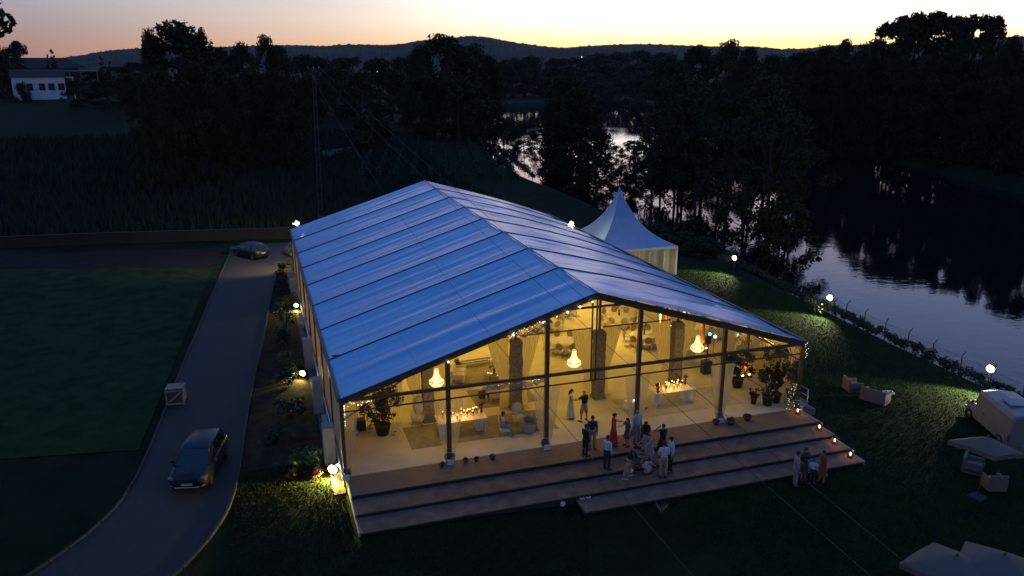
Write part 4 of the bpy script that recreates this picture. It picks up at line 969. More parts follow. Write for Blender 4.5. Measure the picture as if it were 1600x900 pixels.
# ------------------------------------------------------------------ left background buildings
def window(parent, c, w, h, ax, wall_n, fm, gm):
    # frame with a sill, recessed pane; ax = unit vector along the wall, wall_n = outward normal
    a = math.atan2(ax.y, ax.x)
    f = MB()
    for dx, dz, sx, sz in ((0, h/2, w+.16, .09), (0, -h/2, w+.16, .09), (-w/2, 0, .09, h), (w/2, 0, .09, h), (0, 0, .06, h)): f.box((dx, 0, dz), (sx, .12, sz))
    f.xf(Matrix.Translation(Vector(c)+wall_n*.03) @ Matrix.Rotation(a, 4, 'Z')); fo = f.build('window', fm, parent)
    p = MB().box((0, 0, 0), (w, .03, h)); p.xf(Matrix.Translation(Vector(c)+wall_n*.02) @ Matrix.Rotation(a, 4, 'Z')); p.build('pane', gm, fo)
def build_house():
    # wall foot found from the two lower corners of the white wall
    D = 275.0
    def at(px, py): az, sl = azs(px, py); return Vector((CAM[0]+D*math.sin(az), CAM[1]+D*math.cos(az), CAM[2]+sl*D))
    a = at(22, 153); b = at(104, 147.5); zt = at(20, 121).z; zb = min(gz(a.x, a.y), gz(b.x, b.y))-.5
    zb = min(zb, a.z); ax = (b-a); ax.z = 0; L = ax.length; ax.normalize(); nrm = Vector((ax.y, -ax.x, 0)); nrm = nrm if nrm.y < 0 else -nrm; m = (a+b)/2
    t = thing('white_house', 'low white outbuilding with a row of small square windows at far left', 'house', (m.x, m.y, zb)); ang = math.atan2(ax.y, ax.x)
    t.rotation_euler = (0, 0, ang); h = zt-zb; fl = a.z-zb
    MB().box((0, 6, h/2), (L, 12, h)).build('wall', mat('lime_wall', (.62, .60, .58), rough=.9, var=.12, vscale=.4), t)
    r = MB(); r.loft([[(-L/2-.4, -.5, h), (-L/2-.4, 6, h+2.2), (-L/2-.4, 12.5, h), ], [(L/2+.4, -.5, h), (L/2+.4, 6, h+2.2), (L/2+.4, 12.5, h)]], True, True); r.build('roof', mat('dark_tiles', (.045, .026, .02), rough=.9, var=.3, vscale=1.5), t)
    fm = mat('window_frame', (.10, .11, .12), rough=.6); gm = mat('dark_pane', (.012, .015, .02), rough=.1)
    for k, u in enumerate((-.365, -.175, .055, .235, .42)):
        window(t, (u*L, -.0, fl+(h-fl)*.52), 1.55, 1.9, Vector((1, 0, 0)), Vector((0, -1, 0)), fm, gm)
    MB().box((L/2+1.2, 2, h-.1), (2.6, 3.5, .18)).build('porch_roof', mat('lime_wall', ()), t); MB().box((L/2+2.2, .5, h/2), (.25, .25, h)).build('porch_post', mat('lime_wall', ()), t)
    # the long dark hall behind
    D2 = 322.0
    def at2(px, py): az, sl = azs(px, py); return Vector((CAM[0]+D2*math.sin(az), CAM[1]+D2*math.cos(az), CAM[2]+sl*D2))
    a, b = at2(-40, 110), at2(150, 110); zr = at2(60, 90).z; ze = at2(60, 107).z; ax = b-a; ax.z = 0; L = ax.length; m = (a+b)/2; z0 = gz(m.x, m.y)-1
    t = thing('long_hall', 'long dark hall with a hipped roof and an open lean-to on posts at far left', 'hall', (m.x, m.y, z0), math.atan2(ax.y, ax.x))
    MB().box((-2, 9, (ze-z0)/2), (L-6, 16, ze-z0)).build('wall', mat('hall_wall', (.10, .075, .06), rough=.95, var=.2, vscale=.5), t)
    e, rr = ze-z0, zr-z0
    MB().loft([[(-L/2, 0, e), (L/2-2, 0, e), (L/2-2, 18, e), (-L/2, 18, e)], [(-L/2+6, 8.5, rr), (L/2-9, 8.5, rr), (L/2-9, 9.5, rr), (-L/2+6, 9.5, rr)]], True, True).build('roof', mat('hall_roof', (.040, .024, .02), rough=.9, var=.25, vscale=.7), t)
    lm = mat('lean_to', (.20, .18, .15), rough=.8)
    MB().box((L/2-8.5, -5, e-.8), (17.5, 9, .35)).build('lean_to_roof', lm, t)
    for x in (L/2-16.8, L/2-8.5, L/2-.3): MB().box((x, -9, (e-1)/2), (.35, .35, e-1)).build('lean_to_post', lm, t)
    # small bush in front of the white wall
    p = at(47, 153); tree('bush', p.x-1, p.y-4, 6.0, 4.6, 'small thin tree in front of the white outbuilding wall', None, name='small_tree', cat='tree')
build_house()
def plain_box_house(px0, px1, ytop, ybot, D, label, col, roof):
    def at(px, py): az, sl = azs(px, py); return Vector((CAM[0]+D*math.sin(az), CAM[1]+D*math.cos(az), CAM[2]+sl*D))
    a, b = at(px0, ybot), at(px1, ybot); h = at(px0, ytop).z; g = gz(a.x, a.y)-.3; L = (b-a).length; m = (a+b)/2
    t = thing('garden_shed', label, 'shed', (m.x, m.y, g), math.atan2(b.y-a.y, b.x-a.x)); H = max(1.8, h-g)
    MB().box((0, 2, H/2), (L, 4, H)).build('wall', mat('shed_wall_'+label[:8], col, rough=.9), t)
    MB().box((.3, 2, H+.25), (L*1.25, 5, .14), rx=.12, ry=-.10).build('roof', mat('shed_roof', roof, rough=.7), t)
    MB().box((-L*.15, -.03, 1.0), (L*.3, .06, 1.9)).build('door', mat('shed_door', (.05, .05, .055)), t)
plain_box_house(420, 446, 183, 203, 205, 'small pale shed with a tilted roof in the dark far field', (.42, .42, .46), (.34, .34, .36))
def far_house():
    az, sl = azs(598, 116); D = 420; x, y = CAM[0]+D*math.sin(az), CAM[1]+D*math.cos(az); g = gz(x, y)
    t = thing('far_house', 'tiny pale house beside a light in the wood beyond the mast', 'house', (x, y, g)); top = CAM[2]+azs(598, 107)[1]*D-g
    MB().box((0, 0, top*.42), (3.2, 5, top*.84)).build('wall', mat('far_wall', (.42, .32, .24), rough=.9), t)
    MB().loft([[(-1.9, -2.8, top*.84), (1.9, -2.8, top*.84), (1.9, 2.8, top*.84), (-1.9, 2.8, top*.84)], [(-.1, -2.8, top), (.1, -2.8, top), (.1, 2.8, top), (-.1, 2.8, top)]], True, True).build('roof', mat('dark_tiles', ()), t)
far_house()
def pool():
    P = [ong(502, 209), ong(553, 209), ong(553, 199), ong(506, 199)]; c = sum(P, Vector())/4
    t = thing('water_tank', 'low rectangular water tank with pale rim in the dark field by the mast', 'tank', c); q = [p-c for p in P]
    for a, b in zip(q, q[1:]+q[:1]):
        L = (b-a).length; m = (a+b)/2; MB().box((m.x, m.y, .35), (L+.3, .3, .9), math.atan2(b.y-a.y, b.x-a.x)).build('rim', mat('tank_rim', (.13, .12, .12), rough=.8), t)
    MB().add([(p.x*.98, p.y*.98, .45) for p in q], [(0, 1, 2, 3)]).build('tank_water', mat('tank_water', (.02, .03, .05), rough=.05), t)
pool()
# tiny far lamps
def far_lamp(px, py, D, r, col, s, label):
    az, sl = azs(px, py); x, y = CAM[0]+D*math.sin(az), CAM[1]+D*math.cos(az); z = CAM[2]+sl*D; g = gz(x, y) if D < 1000 else z-5
    t = thing('distant_lamp', label, 'street lamp', (x, y, g), group='distant lamps'); h = z-g
    MB().tube([(0, 0, 0), (0, 0, h)], max(.06, r*.15), 5).build('pole', DARKM, t); MB().ball((0, 0, h), r, 8, 6).build('globe', glow('far_'+label[:6]+str(px), col, s), t)
for a in ((191.5, 109, 400, .62, (.85, .95, 1), 14, 'bright white lamp near the horizon right of the long hall'), (590, 112.5, 400, .42, (1, .9, .75), 2.2, 'pale lamp in the wood beyond the ladder mast'),
          (527, 82, 2300, 1.5, (1, .8, .6), .8, 'faint lamp on the far hillside, left of a pair'), (555, 80, 2300, 1.7, (1, .8, .6), .7, 'faint lamp on the far hillside, left one of a pair'), (564, 82, 2300, 1.6, (1, .85, .6), .8, 'faint lamp on the far hillside, right one of a pair'),
          (909, 89, 1700, 1.4, (1, .9, .8), 1.2, 'faint lamp below the hills above the central wood'), (917, 88.5, 1700, 1.1, (1, .9, .8), 1.0, 'fainter lamp just right of another below the central hills'), (1042, 89, 1700, 1.5, (1, .95, .9), .9, 'faint lamp below the hills right of centre')): far_lamp(*a)

# ------------------------------------------------------------------ cars
def car_mesh_parts(t, body_m, kind='hatch', L=4.4, Wd=1.82, H=1.6):
    hw = Wd/2
    # lower body: sections along length (x forward = -Y here): station y, half width, bottom z, shoulder z
    st = [(-2.2, .62, .34, .60), (-2.13, .76, .24, .78), (-1.95, .86, .21, .88), (-1.4, .905, .20, .96), (-.9, .91, .20, 1.02), (0, .91, .20, 1.05), (1.1, .91, .20, 1.07), (1.75, .89, .22, 1.06), (2.05, .84, .28, 1.02), (2.18, .72, .36, .92)]
    rings = []
    for y, w, zb, zs in st:
        w *= hw/.91; pts = [(-w*.90, zb), (-w, zb+.18), (-w*1.0, zs-.22), (-w*.955, zs-.05), (-w*.80, zs+.015), (0, zs+.045), (w*.80, zs+.015), (w*.955, zs-.05), (w, zs-.22), (w, zb+.18), (w*.90, zb)]
        rings.append([(x, y, z) for x, z in pts])
    b = MB().loft(rings, True, True, smooth=True)
    # roof shell
    top = [(-.62, .62, H-.10), (-.35, .66, H-.02), (.3, .67, H), (1.1, .65, H-.03), (1.62, .60, H-.14)]
    rr = []
    for y, w, z in top: rr.append([(-w*hw/.91-.01, y, z-.06), (-w*hw/.91*.9, y, z), (0, y, z+.03), (w*hw/.91*.9, y, z), (w*hw/.91+.01, y, z-.06)])
    b.loft(rr, closed=False, smooth=True)
    for s in (-1, 1):   # pillars
        k = hw/.91*s
        for (y0, w0, z0), (y1, w1, z1) in (((-1.28, .80, .97), (-.60, .63, H-.12)), ((.42, .875, 1.02), (.36, .68, H-.06)), ((1.95, .80, 1.0), (1.58, .61, H-.16)), ((1.25, .86, 1.04), (1.15, .66, H-.06))):
            b.tube([(w0*k, y0, z0), (w1*k, y1, z1)], .045, 5)
    b.build('body', body_m, t)
    gm = mat('car_glass', (.012, .014, .016), rough=.05, spec=.8); k = hw/.91
    g = MB()
    g.loft([[(-.78*k, -1.27, .985), (0, -1.36, 1.0), (.78*k, -1.27, .985)], [(-.62*k, -.62, H-.11), (0, -.66, H-.075), (.62*k, -.62, H-.11)]], closed=False); g.build('windscreen', gm, t)
    g = MB(); g.loft([[(-.76*k, 1.98, .99), (0, 2.04, 1.0), (.76*k, 1.98, .99)], [(-.58*k, 1.61, H-.15), (0, 1.65, H-.12), (.58*k, 1.61, H-.15)]], closed=False); g.build('rear_window', gm, t)
    for s in (-1, 1):
        g = MB(); q = k*s
        g.add([(.865*q, -1.18, .99), (.87*q, .38, 1.035), (.675*q, .34, H-.085), (.65*q, -.56, H-.12)], [(0, 1, 2, 3)]); g.add([(.87*q, .46, 1.04), (.83*q, 1.86, 1.02), (.62*q, 1.52, H-.15), (.675*q, .40, H-.085)], [(0, 1, 2, 3)]); g.build('side_windows', gm, t)
        h = MB(); h.ball((.70*q, -2.02, .74), (.20, .16, .085), 10, 6); h.build('headlight', mat('head_lens', (.12, .12, .13), rough=.08, spec=.9), t)
        h = MB(); h.ball((.70*q, 2.08, .90), (.19, .08, .09), 8, 5); h.build('tail_light', mat('tail_lens', (.16, .01, .01), rough=.15), t)
        m_ = MB(); m_.ball((1.0*q, -.98, 1.06), (.12, .08, .085), 8, 6); m_.tube([(.86*q, -.98, 1.0), (1.0*q, -.98, 1.04)], .025, 5); m_.build('mirror', body_m, t)
        hd = MB(); hd.box((.925*q, .18, .90), (.03, .18, .03)); hd.box((.92*q, 1.1, .92), (.03, .18, .03)); hd.build('door_handle', mat('chrome', (.6, .6, .6), rough=.2, metal=1), t)
        for y in (-1.32, 1.36):
            wm = MB(); wm.lathe([(.20, -.11), (.31, -.11), (.335, -.06), (.335, .06), (.31, .11), (.20, .11)], 20); wm.xf(Matrix.Translation((.80*q, y, .335)) @ Matrix.Rotation(PI/2, 4, 'Y'))
            wh = wm.build('wheel', mat('tyre', (.015, .015, .015), rough=.9), t)
            rm = MB(); rm.lathe([(.02, .085), (.09, .09), (.21, .075), (.215, .02)], 14)
            for j in range(5):
                a = j*2*PI/5; rm.box((.12*math.cos(a), .12*math.sin(a), .092), (.2, .045, .025), a)
            rm.xf(Matrix.Translation((.80*q, y, .335)) @ Matrix.Rotation(PI/2*s, 4, 'Y')); rm.build('rim', mat('alloy', (.35, .35, .36), rough=.35, metal=.8), wh)
    gr = MB(); gr.box((0, -2.19, .62), (1.05, .05, .20)); gr.box((0, -2.15, .36), (1.3, .08, .14)); gr.build('grille', mat('black_plastic', (.012, .012, .012), rough=.5), t)
    bm = MB(); bm.tube([(-.78, -2.10, .40), (-.5, -2.20, .33), (.5, -2.20, .33), (.78, -2.10, .40)], .03, 5); bm.build('bumper_trim', mat('chrome', ()), t)
    pl = MB(); pl.box((0, -2.235, .50), (.52, .02, .115)); pl.build('number_plate', mat('plate', (.34, .34, .33), rough=.5), t)
    pl = MB(); pl.box((0, 2.20, .72), (.52, .02, .115)); pl.build('number_plate', mat('plate', ()), t)
def car(label, x, y, rz, col, group=None, H=1.6):
    t = thing('parked_car', label, 'car', (x, y, gz(x, y)+.05), rz, group); car_mesh_parts(t, mat('paint_'+label[:9].strip(), col, rough=.35, spec=.35, coat=.08), H=H); return t
car('dark grey hatchback parked on the paved drive facing the viewer', -6.55, 3.9, math.atan2(.227, .974)*-1, (.018, .019, .021), 'parked cars', 1.62)
car('black hatchback parked across the far end of the drive', -3.75, 50.3, rad(-146), (.014, .015, .018), 'parked cars', 1.55)
car('dark car half hidden behind the far left corner of the marquee', 1.75, 49.3, rad(75), (.035, .035, .04), 'parked cars', 1.5)

# white van by the river
def build_van():
    p = Vector((35.2, -4.3, 0)); p.z = gz(p.x, p.y); f = Vector((36.0, -2.15)) - Vector((34.3, -6.5)); a = math.atan2(f.y, f.x)-PI/2
    t = thing('white_van', 'white boxy van parked on the grass under the nearest river floodlight', 'van', p, a); t.scale = (1, 1, .88)   # local +Y is forward
    wm = mat('van_paint', (.20, .165, .145), rough=.5, var=.06, vscale=2, coat=.2)
    secs = []
    for y, w, zb, zt in ((-2.6, .92, .45, 2.25), (-2.5, .98, .40, 2.36), (-.5, 1.0, .38, 2.42), (.75, .98, .38, 2.40), (.95, .96, .38, 2.34)):
        secs.append([(-w, y, zb), (-w*1.01, y, 1.1), (-w*.97, y, zt-.28), (-w*.86, y, zt-.06), (0, y, zt+.02), (w*.86, y, zt-.06), (w*.97, y, zt-.28), (w*1.01, y, 1.1), (w, y, zb)])
    b = MB().loft(secs, True, True)
    secs = []
    for y, w, zb, zt in ((.95, .95, .38, 1.32), (1.5, .93, .40, 1.22), (2.1, .84, .42, 1.12), (2.42, .70, .48, .98), (2.5, .5, .55, .85)):
        secs.append([(-w, y, zb), (-w, y, (zb+zt)/2), (-w*.9, y, zt-.06), (0, y, zt+.03), (w*.9, y, zt-.06), (w, y, (zb+zt)/2), (w, y, zb)])
    b.loft(secs, True, True); b.build('body', wm, t)
    gm = mat('car_glass', ()); 
    MB().loft([[(-.86, 1.42, 1.28), (.86, 1.42, 1.28)], [(-.78, .97, 2.12), (.78, .97, 2.12)]], closed=False).build('windscreen', gm, t)
    for s in (-1, 1):
        MB().add([(s*.975, .2, 1.38), (s*.965, 1.0, 1.36), (s*.93, .94, 2.0), (s*.955, .2, 2.04)], [(0, 1, 2, 3)]).build('cab_window', gm, t)
        MB().tube([(s*.8, 1.36, 1.26), (s*.78, .98, 2.14)], .045, 5).build('pillar', wm, t)
        h = MB(); h.ball((s*.62, 2.36, .82), (.13, .10, .13), 10, 6); h.build('headlight', mat('head_lens', ()), t)
        h = MB(); h.box((s*1.16, 1.0, 1.5), (.14, .1, .24)); h.tube([(s*.98, 1.0, 1.4), (s*1.15, 1.0, 1.45)], .02, 4); h.build('mirror', mat('black_plastic', ()), t)
        MB().box((s*1.01, .05, 1.15), (.04, .16, .04)).build('door_handle', mat('black_plastic', ()), t)
        for y in (-1.7, 1.6):
            w = MB(); w.lathe([(.2, -.1), (.34, -.1), (.37, -.05), (.37, .05), (.34, .1), (.2, .1)], 18); w.xf(Matrix.Translation((s*.90, y, .37)) @ Matrix.Rotation(PI/2, 4, 'Y')); wh = w.build('wheel', mat('tyre', ()), t)
            r_ = MB(); r_.lathe([(.02, .08), (.19, .07), (.205, .02)], 14); r_.xf(Matrix.Translation((s*.90, y, .37)) @ Matrix.Rotation(PI/2*s, 4, 'Y')); r_.build('rim', mat('alloy', ()), wh)
    MB().box((0, 2.47, .47), (1.5, .12, .14)).build('bumper', mat('black_plastic', ()), t)
    MB().box((0, -1.0, 2.47), (1.0, .9, .07)).build('roof_hatch', mat('hatch', (.30, .29, .28), rough=.6), t)
build_van()

# ------------------------------------------------------------------ things on the drive and along the left wall
def build_crate():
    p = ong(276, 634); t = thing('wooden_crate', 'pale wooden crate box standing at the left edge of the drive', 'crate', (p.x, p.y+.4, p.z+.05), rad(-6))
    wm = mat('pale_timber', (.36, .24, .17), rough=.85, var=.2, vscale=3, bump=.3, bscale=8, stretch=(1, 1, 6)); dk = mat('crate_inside', (.09, .06, .045), rough=.9)
    MB().box((0, 0, .50), (.86, .80, .88)).build('core', dk, t)
    for k in range(5): MB().box((-.40+.2*k, 0, 1.02), (.19, 1.0, .045), rx=-.05).build('top_plank', wm, t)
    for x in (-.46, .46):
        for y in (-.42, .42): MB().box((x, y, .49), (.08, .08, .96)).build('corner_post', wm, t)
    for z in (.08, .90): MB().box((0, -.43, z), (.85, .05, .09)).build('front_rail', wm, t)
    MB().box((0, -.425, .49), (1.05, .03, .08), ry=-.72).build('diagonal_brace', wm, t)
    for x in (-.455, .455):
        for k in range(4): MB().box((x, 0, .18+.22*k), (.03, .80, .2)).build('side_plank', wm, t)
build_crate()
def build_cabinets():
    cm = mat('cabinet_grey', (.36, .33, .28), rough=.6, var=.06, vscale=3)
    for i, (y, lab) in enumerate(((2.9, 'tall pale air unit against the left wall nearest the front corner'), (9.2, 'tall pale air unit second from the front along the left wall'), (16.4, 'tall pale air unit third from the front beside the second garden lamp'), (32.0, 'tall pale air unit farthest along the left wall'), (37.0, 'small pale air unit close to the back left corner'))):
        t = thing('air_unit', lab, 'air conditioner', (-.46, y, -.56), 0, 'air units along the left wall'); h = 2.0 if i < 4 else 1.4
        MB().bevbox((0, 0, h/2), (.56, .75, h), .03).build('casing', cm, t)
        for k in range(6): MB().box((-.29, 0, .25+.12*k), (.02, .6, .05)).build('louvre', mat('louvre', (.14, .13, .12), rough=.7), t)
        MB().box((0, 0, h+.012), (.5, .68, .03)).build('lid', cm, t)
    for i, y in enumerate((6.3, 12.2, 20.0, 26.0)):
        t = thing('cable_duct', 'low grey duct running along the foot of the left wall', 'duct', (-.3, y, -.50), 0, 'ducts along the left wall'); MB().box((0, 0, .18), (.22, 3.0, .26)).build('duct_body', cm, t); MB().box((0, 0, .325), (.26, 3.06, .03)).build('duct_lid', cm, t)
build_cabinets()

# ------------------------------------------------------------------ furniture in the marquee
CREAM = mat('cream_fabric', (.62, .55, .43), rough=.9, var=.08, vscale=6); WOOD = mat('limed_wood', (.42, .33, .22), rough=.6, var=.15, vscale=5); DKW = mat('dark_wood', (.10, .055, .03), rough=.5, var=.2, vscale=6)
RUG1 = mat('beige_rug', (.30, .24, .15), rough=1, var=.2, vscale=2.5, bump=.4, bscale=40); TBL = mat('table_white', (.66, .63, .58), rough=.35)
def legs(t, w, d, h, m, r=.022, splay=.03):
    for x in (-w/2, w/2):
        for y in (-d/2, d/2): MB().tube([(x*.96, y*.96, h), (x+math.copysign(splay, x), y+math.copysign(splay, y), 0)], [r, r*.6], 6).build('leg', m, t)
def make_dining_chair(label, group):
    t = thing('dining_chair', label, 'chair', group=group)    # faces +Y
    legs(t, .38, .38, .45, WOOD); MB().bevbox((0, 0, .47), (.46, .44, .08), .03).build('seat', CREAM, t)
    b = MB(); b.ball((0, 0, 0), (.215, .03, .235), 14, 8); b.xf(Matrix.Translation((0, -.24, .80)) @ Matrix.Rotation(.12, 4, 'X')); b.build('backrest', mat('chair_back', (.30, .22, .13), rough=.8), t)
    f = MB(); f.tube([(.235*math.sin(2*PI*k/18), -.24+.03*math.cos(2*PI*k/18)*-1, .80+.255*math.cos(2*PI*k/18)) for k in range(19)], .022, 5)
    for x in (-.16, .16): f.tube([(x, -.2, .47), (x*.9, -.225, .62)], .02, 5)
    f.build('back_frame', WOOD, t); return t
def vase_flowers(parent_label, loc, h, col, label, cat='flowers', group=None, r=.16, n=160):
    t = thing('flower_vase', label, cat, loc, 0, group); rg = random.Random(int(loc[0]*100)); rng = np.random.default_rng(int(loc[0]*100))
    MB().lathe([(.05, 0), (.07, .05), (.055, h*.4), (.075, h*.55), (.06, h*.55)], 12).build('vase', mat('dark_vase', (.06, .045, .04), rough=.3), t)
    st = MB(); cl = []
    for k in range(8):
        a = rg.uniform(0, 6.28); q = rg.uniform(.2, 1)*r; p = (q*math.cos(a), q*math.sin(a), h*rg.uniform(.75, 1)); st.tube([(0, 0, h*.4), (p[0]*.5, p[1]*.5, h*.7), p], .006, 4); cl.append((*p, .09))
    st.build('stems', mat('stem', (.05, .06, .02)), t); f = MB(); leaf_cloud(f, cl, n, .035, rng, .7); f.build('blooms', mat('bloom_%s' % cat[:3]+str(col), col, rough=.8, var=.4, vscale=9), t); return t
def round_table(x, y, lab, nch, rot, flowers):
    t = thing('round_table', 'round dining table under a pale cloth '+lab, 'table', (x, y, 0), 0, 'round dining tables')
    MB().lathe([(.02, .03), (.3, .03), (.06, .1), (.05, .70)], 12).build('pedestal', WOOD, t); MB().lathe([(.02, .74), (.88, .74), (.9, .72), (.88, .70), (.02, .70)], 32).build('tabletop', WOOD, t)
    c = MB(); n = 64; rings = []
    for r, z, k in ((.02, .755, 0), (.88, .755, 0), (.915, .735, .0), (.94, .60, .02), (.97, .40, .04), (1.0, .12, .06)): rings.append([(((r+k*math.sin(16*2*PI*j/n)))*math.cos(2*PI*j/n), (r+k*math.sin(16*2*PI*j/n))*math.sin(2*PI*j/n), z) for j in range(n)])
    c.loft(rings, smooth=True); o = c.build('tablecloth', mat('table_cloth', (.62, .56, .45), rough=.9, var=.06, vscale=4), None, 'pale cloth draped over the round table '+lab, 'tablecloth', 'round tablecloths'); o.location = (x, y, 0)
    for k in range(nch):
        a = 2*PI*(k+rot)/nch; copy_tree(CH0, (x+1.22*math.cos(a), y+1.22*math.sin(a), 0), a+PI/2+R.uniform(-.06, .06), 'oval-backed dining chair at the round table '+lab, 'chairs at the round tables')
    if flowers: vase_flowers('', (x, y, .757), .75, (.16, .15, .05), 'tall table flowers on the round table '+lab, 'flowers', 'table flowers', .32, 420)
    # place settings: plates and glasses
    for k in range(nch):
        a = 2*PI*(k+rot)/nch; MB().lathe([(.02, 0), (.11, .004), (.135, .018), (.11, .012)], 14).build('plate', mat('china', (.7, .68, .62), rough=.2), None, 'white plate laid on the round table '+lab, 'plate', 'plates on the round tables', loc=(x+.66*math.cos(a), y+.66*math.sin(a), .757))
CH0 = make_dining_chair('oval-backed dining chair at the round table left of the middle stone column', 'chairs at the round tables')
CH0.location = (14.0, 14.2, 0); CH0.rotation_euler = (0, 0, rad(-140)); CH0['label'] = 'oval-backed dining chair drawn away from the round tables'
round_table(16.05, 12.7, 'left of the middle stone column', 10, .5, False); round_table(21.9, 16.6, 'at the back under the gable apex', 10, .2, True); round_table(21.7, 12.2, 'right of the middle stone column', 9, .35, True)
round_table(18.6, 20.5, 'far back left of the apex', 10, .2, True); round_table(16.3, 17.4, 'behind the left round table', 10, .1, False)
# two long white candle tables
def candle(loc, h, label, group):
    t = thing('candle', label, 'candle', loc, 0, group)
    MB().lathe([(.001, 0), (.034, 0), (.034, h), (.001, h-.004)], 10).build('wax', mat('candle_wax', (.85, .66, .42), rough=.5), t); MB().lathe([(.002, h), (.040, h+.035), (.034, h+.075), (.002, h+.14)], 8).build('flame', glow('flame_glow', (1.0, .45, .11), 13), t)
    MB().lathe([(.05, .001), (.056, .02), (.058, h+.10), (.054, h+.10), (.052, .02)], 12).build('glass_holder', clear_mat('thin_glass', (.99, .97, .93), .03, 1.2, .0, 0), t); return t
def candle_table(x, y, L, lab, seed, cpos):
    t = thing('long_table', 'long white table crowded with candles '+lab, 'table', (x, y, 0), 0, 'long candle tables'); MB().bevbox((0, 0, .86), (L, 1.15, .07), .01).build('tabletop', TBL, t)
    for s in (-1, 1):
        MB().box((s*(L/2-.32), .1, .41), (.34, .5, .82)).build('leg_panel', TBL, t)
    for s in (-1, 1): MB().box((s*(L/2-.1), -.48, .41), (.06, .06, .82)).build('leg', TBL, t)
    rg = random.Random(seed)
    for i, (cx, cyy) in enumerate(cpos): candle((x+cx, y+cyy, .895), rg.uniform(.09, .28), 'burning candle in a glass on the white table '+lab, 'candles on the long tables')
    point_light(t, (cpos[0][0]*.35, -.05, 1.12), 26, CANDLE, .2); point_light(t, (cpos[-2][0]*.6, .05, 1.12), 26, CANDLE, .3)
candle_table(18.7, 2.95, 2.55, 'in front of the right stone column', 1, [(-.75, -.1), (-.45, -.2), (-.2, -.05), (.02, -.22), (.2, .08), (.42, .12), (.56, .28), (.7, .05), (-.05, .35), (-.6, .3), (-.32, .12), (.3, -.1), (.12, .2), (.5, -.12), (-.9, .05)])
candle_table(6.35, 2.95, 2.6, 'behind the second front post', 2, [(-.95, .1), (-.55, .0), (-.25, -.2), (0, -.05), (.3, -.12), (.5, .02), (.7, .15), (.8, .34), (.1, .3), (-.8, -.3), (.18, .06), (-.4, .12), (.62, -.05), (.42, .2), (.9, .2)])
for (x, y, lab) in ((17.62, 2.55, 'dark vase of flowers at the left end of the right candle table'), (19.72, 3.2, 'dark vase of flowers at the right end of the right candle table'), (7.5, 3.1, 'dark vase of flowers at the right end of the left candle table')): vase_flowers('', (x, y, .895), .55, (.10, .045, .035), lab, 'flowers', 'dark vases on the candle tables', .13)
# rugs
for x0, x1, y0, y1, lab in ((3.5, 11.4, 1.8, 4.4, 'beige rug under the left candle table and armchairs'), (8.0, 11.6, 5.5, 8.2, 'beige rug under the sofa in the middle of the lounge'), (15.6, 22.6, 1.6, 4.3, 'pale rug under the right candle table'), (7.2, 12.4, 8.6, 12.6, 'beige rug under the coffee table at the back of the lounge')):
    MB().bevbox((0, 0, .008), (x1-x0, y1-y0, .014), .01).build('rug', RUG1 if 'pale' not in lab else mat('pale_rug', (.50, .43, .32), rough=1, var=.1, vscale=3), None, lab, 'rug', 'rugs in the marquee', loc=((x0+x1)/2, (y0+y1)/2, 0))
# lounge seating
def armchair(x, y, rz, label, h=1.05, arms=True, fab=None, group='lounge armchairs', nm='armchair', wide=.66):
    fab = fab or CREAM; t = thing(nm, label, 'armchair', (x, y, .015), rz, group)   # faces -Y
    legs(t, wide-.12, .5, .30, WOOD, .028); MB().bevbox((0, -.02, .38), (wide-.06, .58, .18), .05).build('seat', fab, t)
    b = MB(); b.ball((0, 0, 0), (wide/2-.03, .06, (h-.42)/2), 14, 8); b.xf(Matrix.Translation((0, .28, .44+(h-.42)/2)) @ Matrix.Rotation(-.14, 4, 'X')); b.build('backrest', fab, t)
    f = MB(); f.tube([((wide/2)*math.sin(2*PI*k/20), .28+.05*math.cos(2*PI*k/20), .44+(h-.42)/2+(h-.40)/2*math.cos(2*PI*k/20)) for k in range(21)], .02, 5); f.build('back_frame', WOOD, t)
    if arms:
        for s in (-1, 1): MB().tube([(s*(wide/2-.01), .24, .70), (s*wide/2, -.05, .68), (s*wide/2, -.22, .64), (s*(wide/2-.02), -.24, .42)], .024, 6).build('arm', WOOD, t)
    return t
armchair(8.45, 1.95, rad(75), 'white open-arm chair holding the seated guest in white', 1.1); armchair(9.55, 2.95, rad(8), 'oval-backed armchair facing out behind the low tub chair', 1.1)
armchair(10.55, 2.1, rad(100), 'wooden armchair half hidden by the curtains of the third front post', .95); armchair(4.4, 4.6, rad(-25), 'high-backed white armchair beside the leftmost stone column', 1.45)
armchair(11.1, 10.3, rad(-60), 'pale armchair at the back right of the lounge coffee table', 1.0)
def tub(x, y, rz, label):
    t = thing('tub_chair', label, 'tub chair', (x, y, .015), rz, 'tub chairs'); gm = mat('grey_velvet', (.33, .30, .26), rough=.9, var=.12, vscale=5); MB().lathe([(.02, .05), (.34, .05), (.36, .12), (.36, .40), (.32, .44), (.02, .44)], 20).build('seat', gm, t)
    r1 = []
    for k in range(15):
        a = rad(-20+220*k/14); c, s = math.cos(a), math.sin(a); hz = .78-.12*abs(k-7)/7; r1.append([(.36*c, .36*s, .1), (.40*c, .40*s, .5), (.40*c, .40*s, hz), (.31*c, .31*s, hz), (.31*c, .31*s, .42)])
    MB().loft(r1, True, True, True).build('backrest', gm, t)
tub(9.75, 1.9, rad(10), 'low rounded tub chair right of the seated guest'); 
def barrel(x, y, label, m, r=.22, h=.5, group='side stools'):
    t = thing('side_stool', label, 'stool', (x, y, 0), 0, group); MB().lathe([(.02, 0), (r*.85, 0), (r, h*.3), (r, h*.7), (r*.85, h-.02), (.02, h-.02)], 16).build('drum', m, t); MB().lathe([(.02, h), (r*.93, h), (r*.93, h-.03), (.02, h-.03)], 16).build('top', m, t)
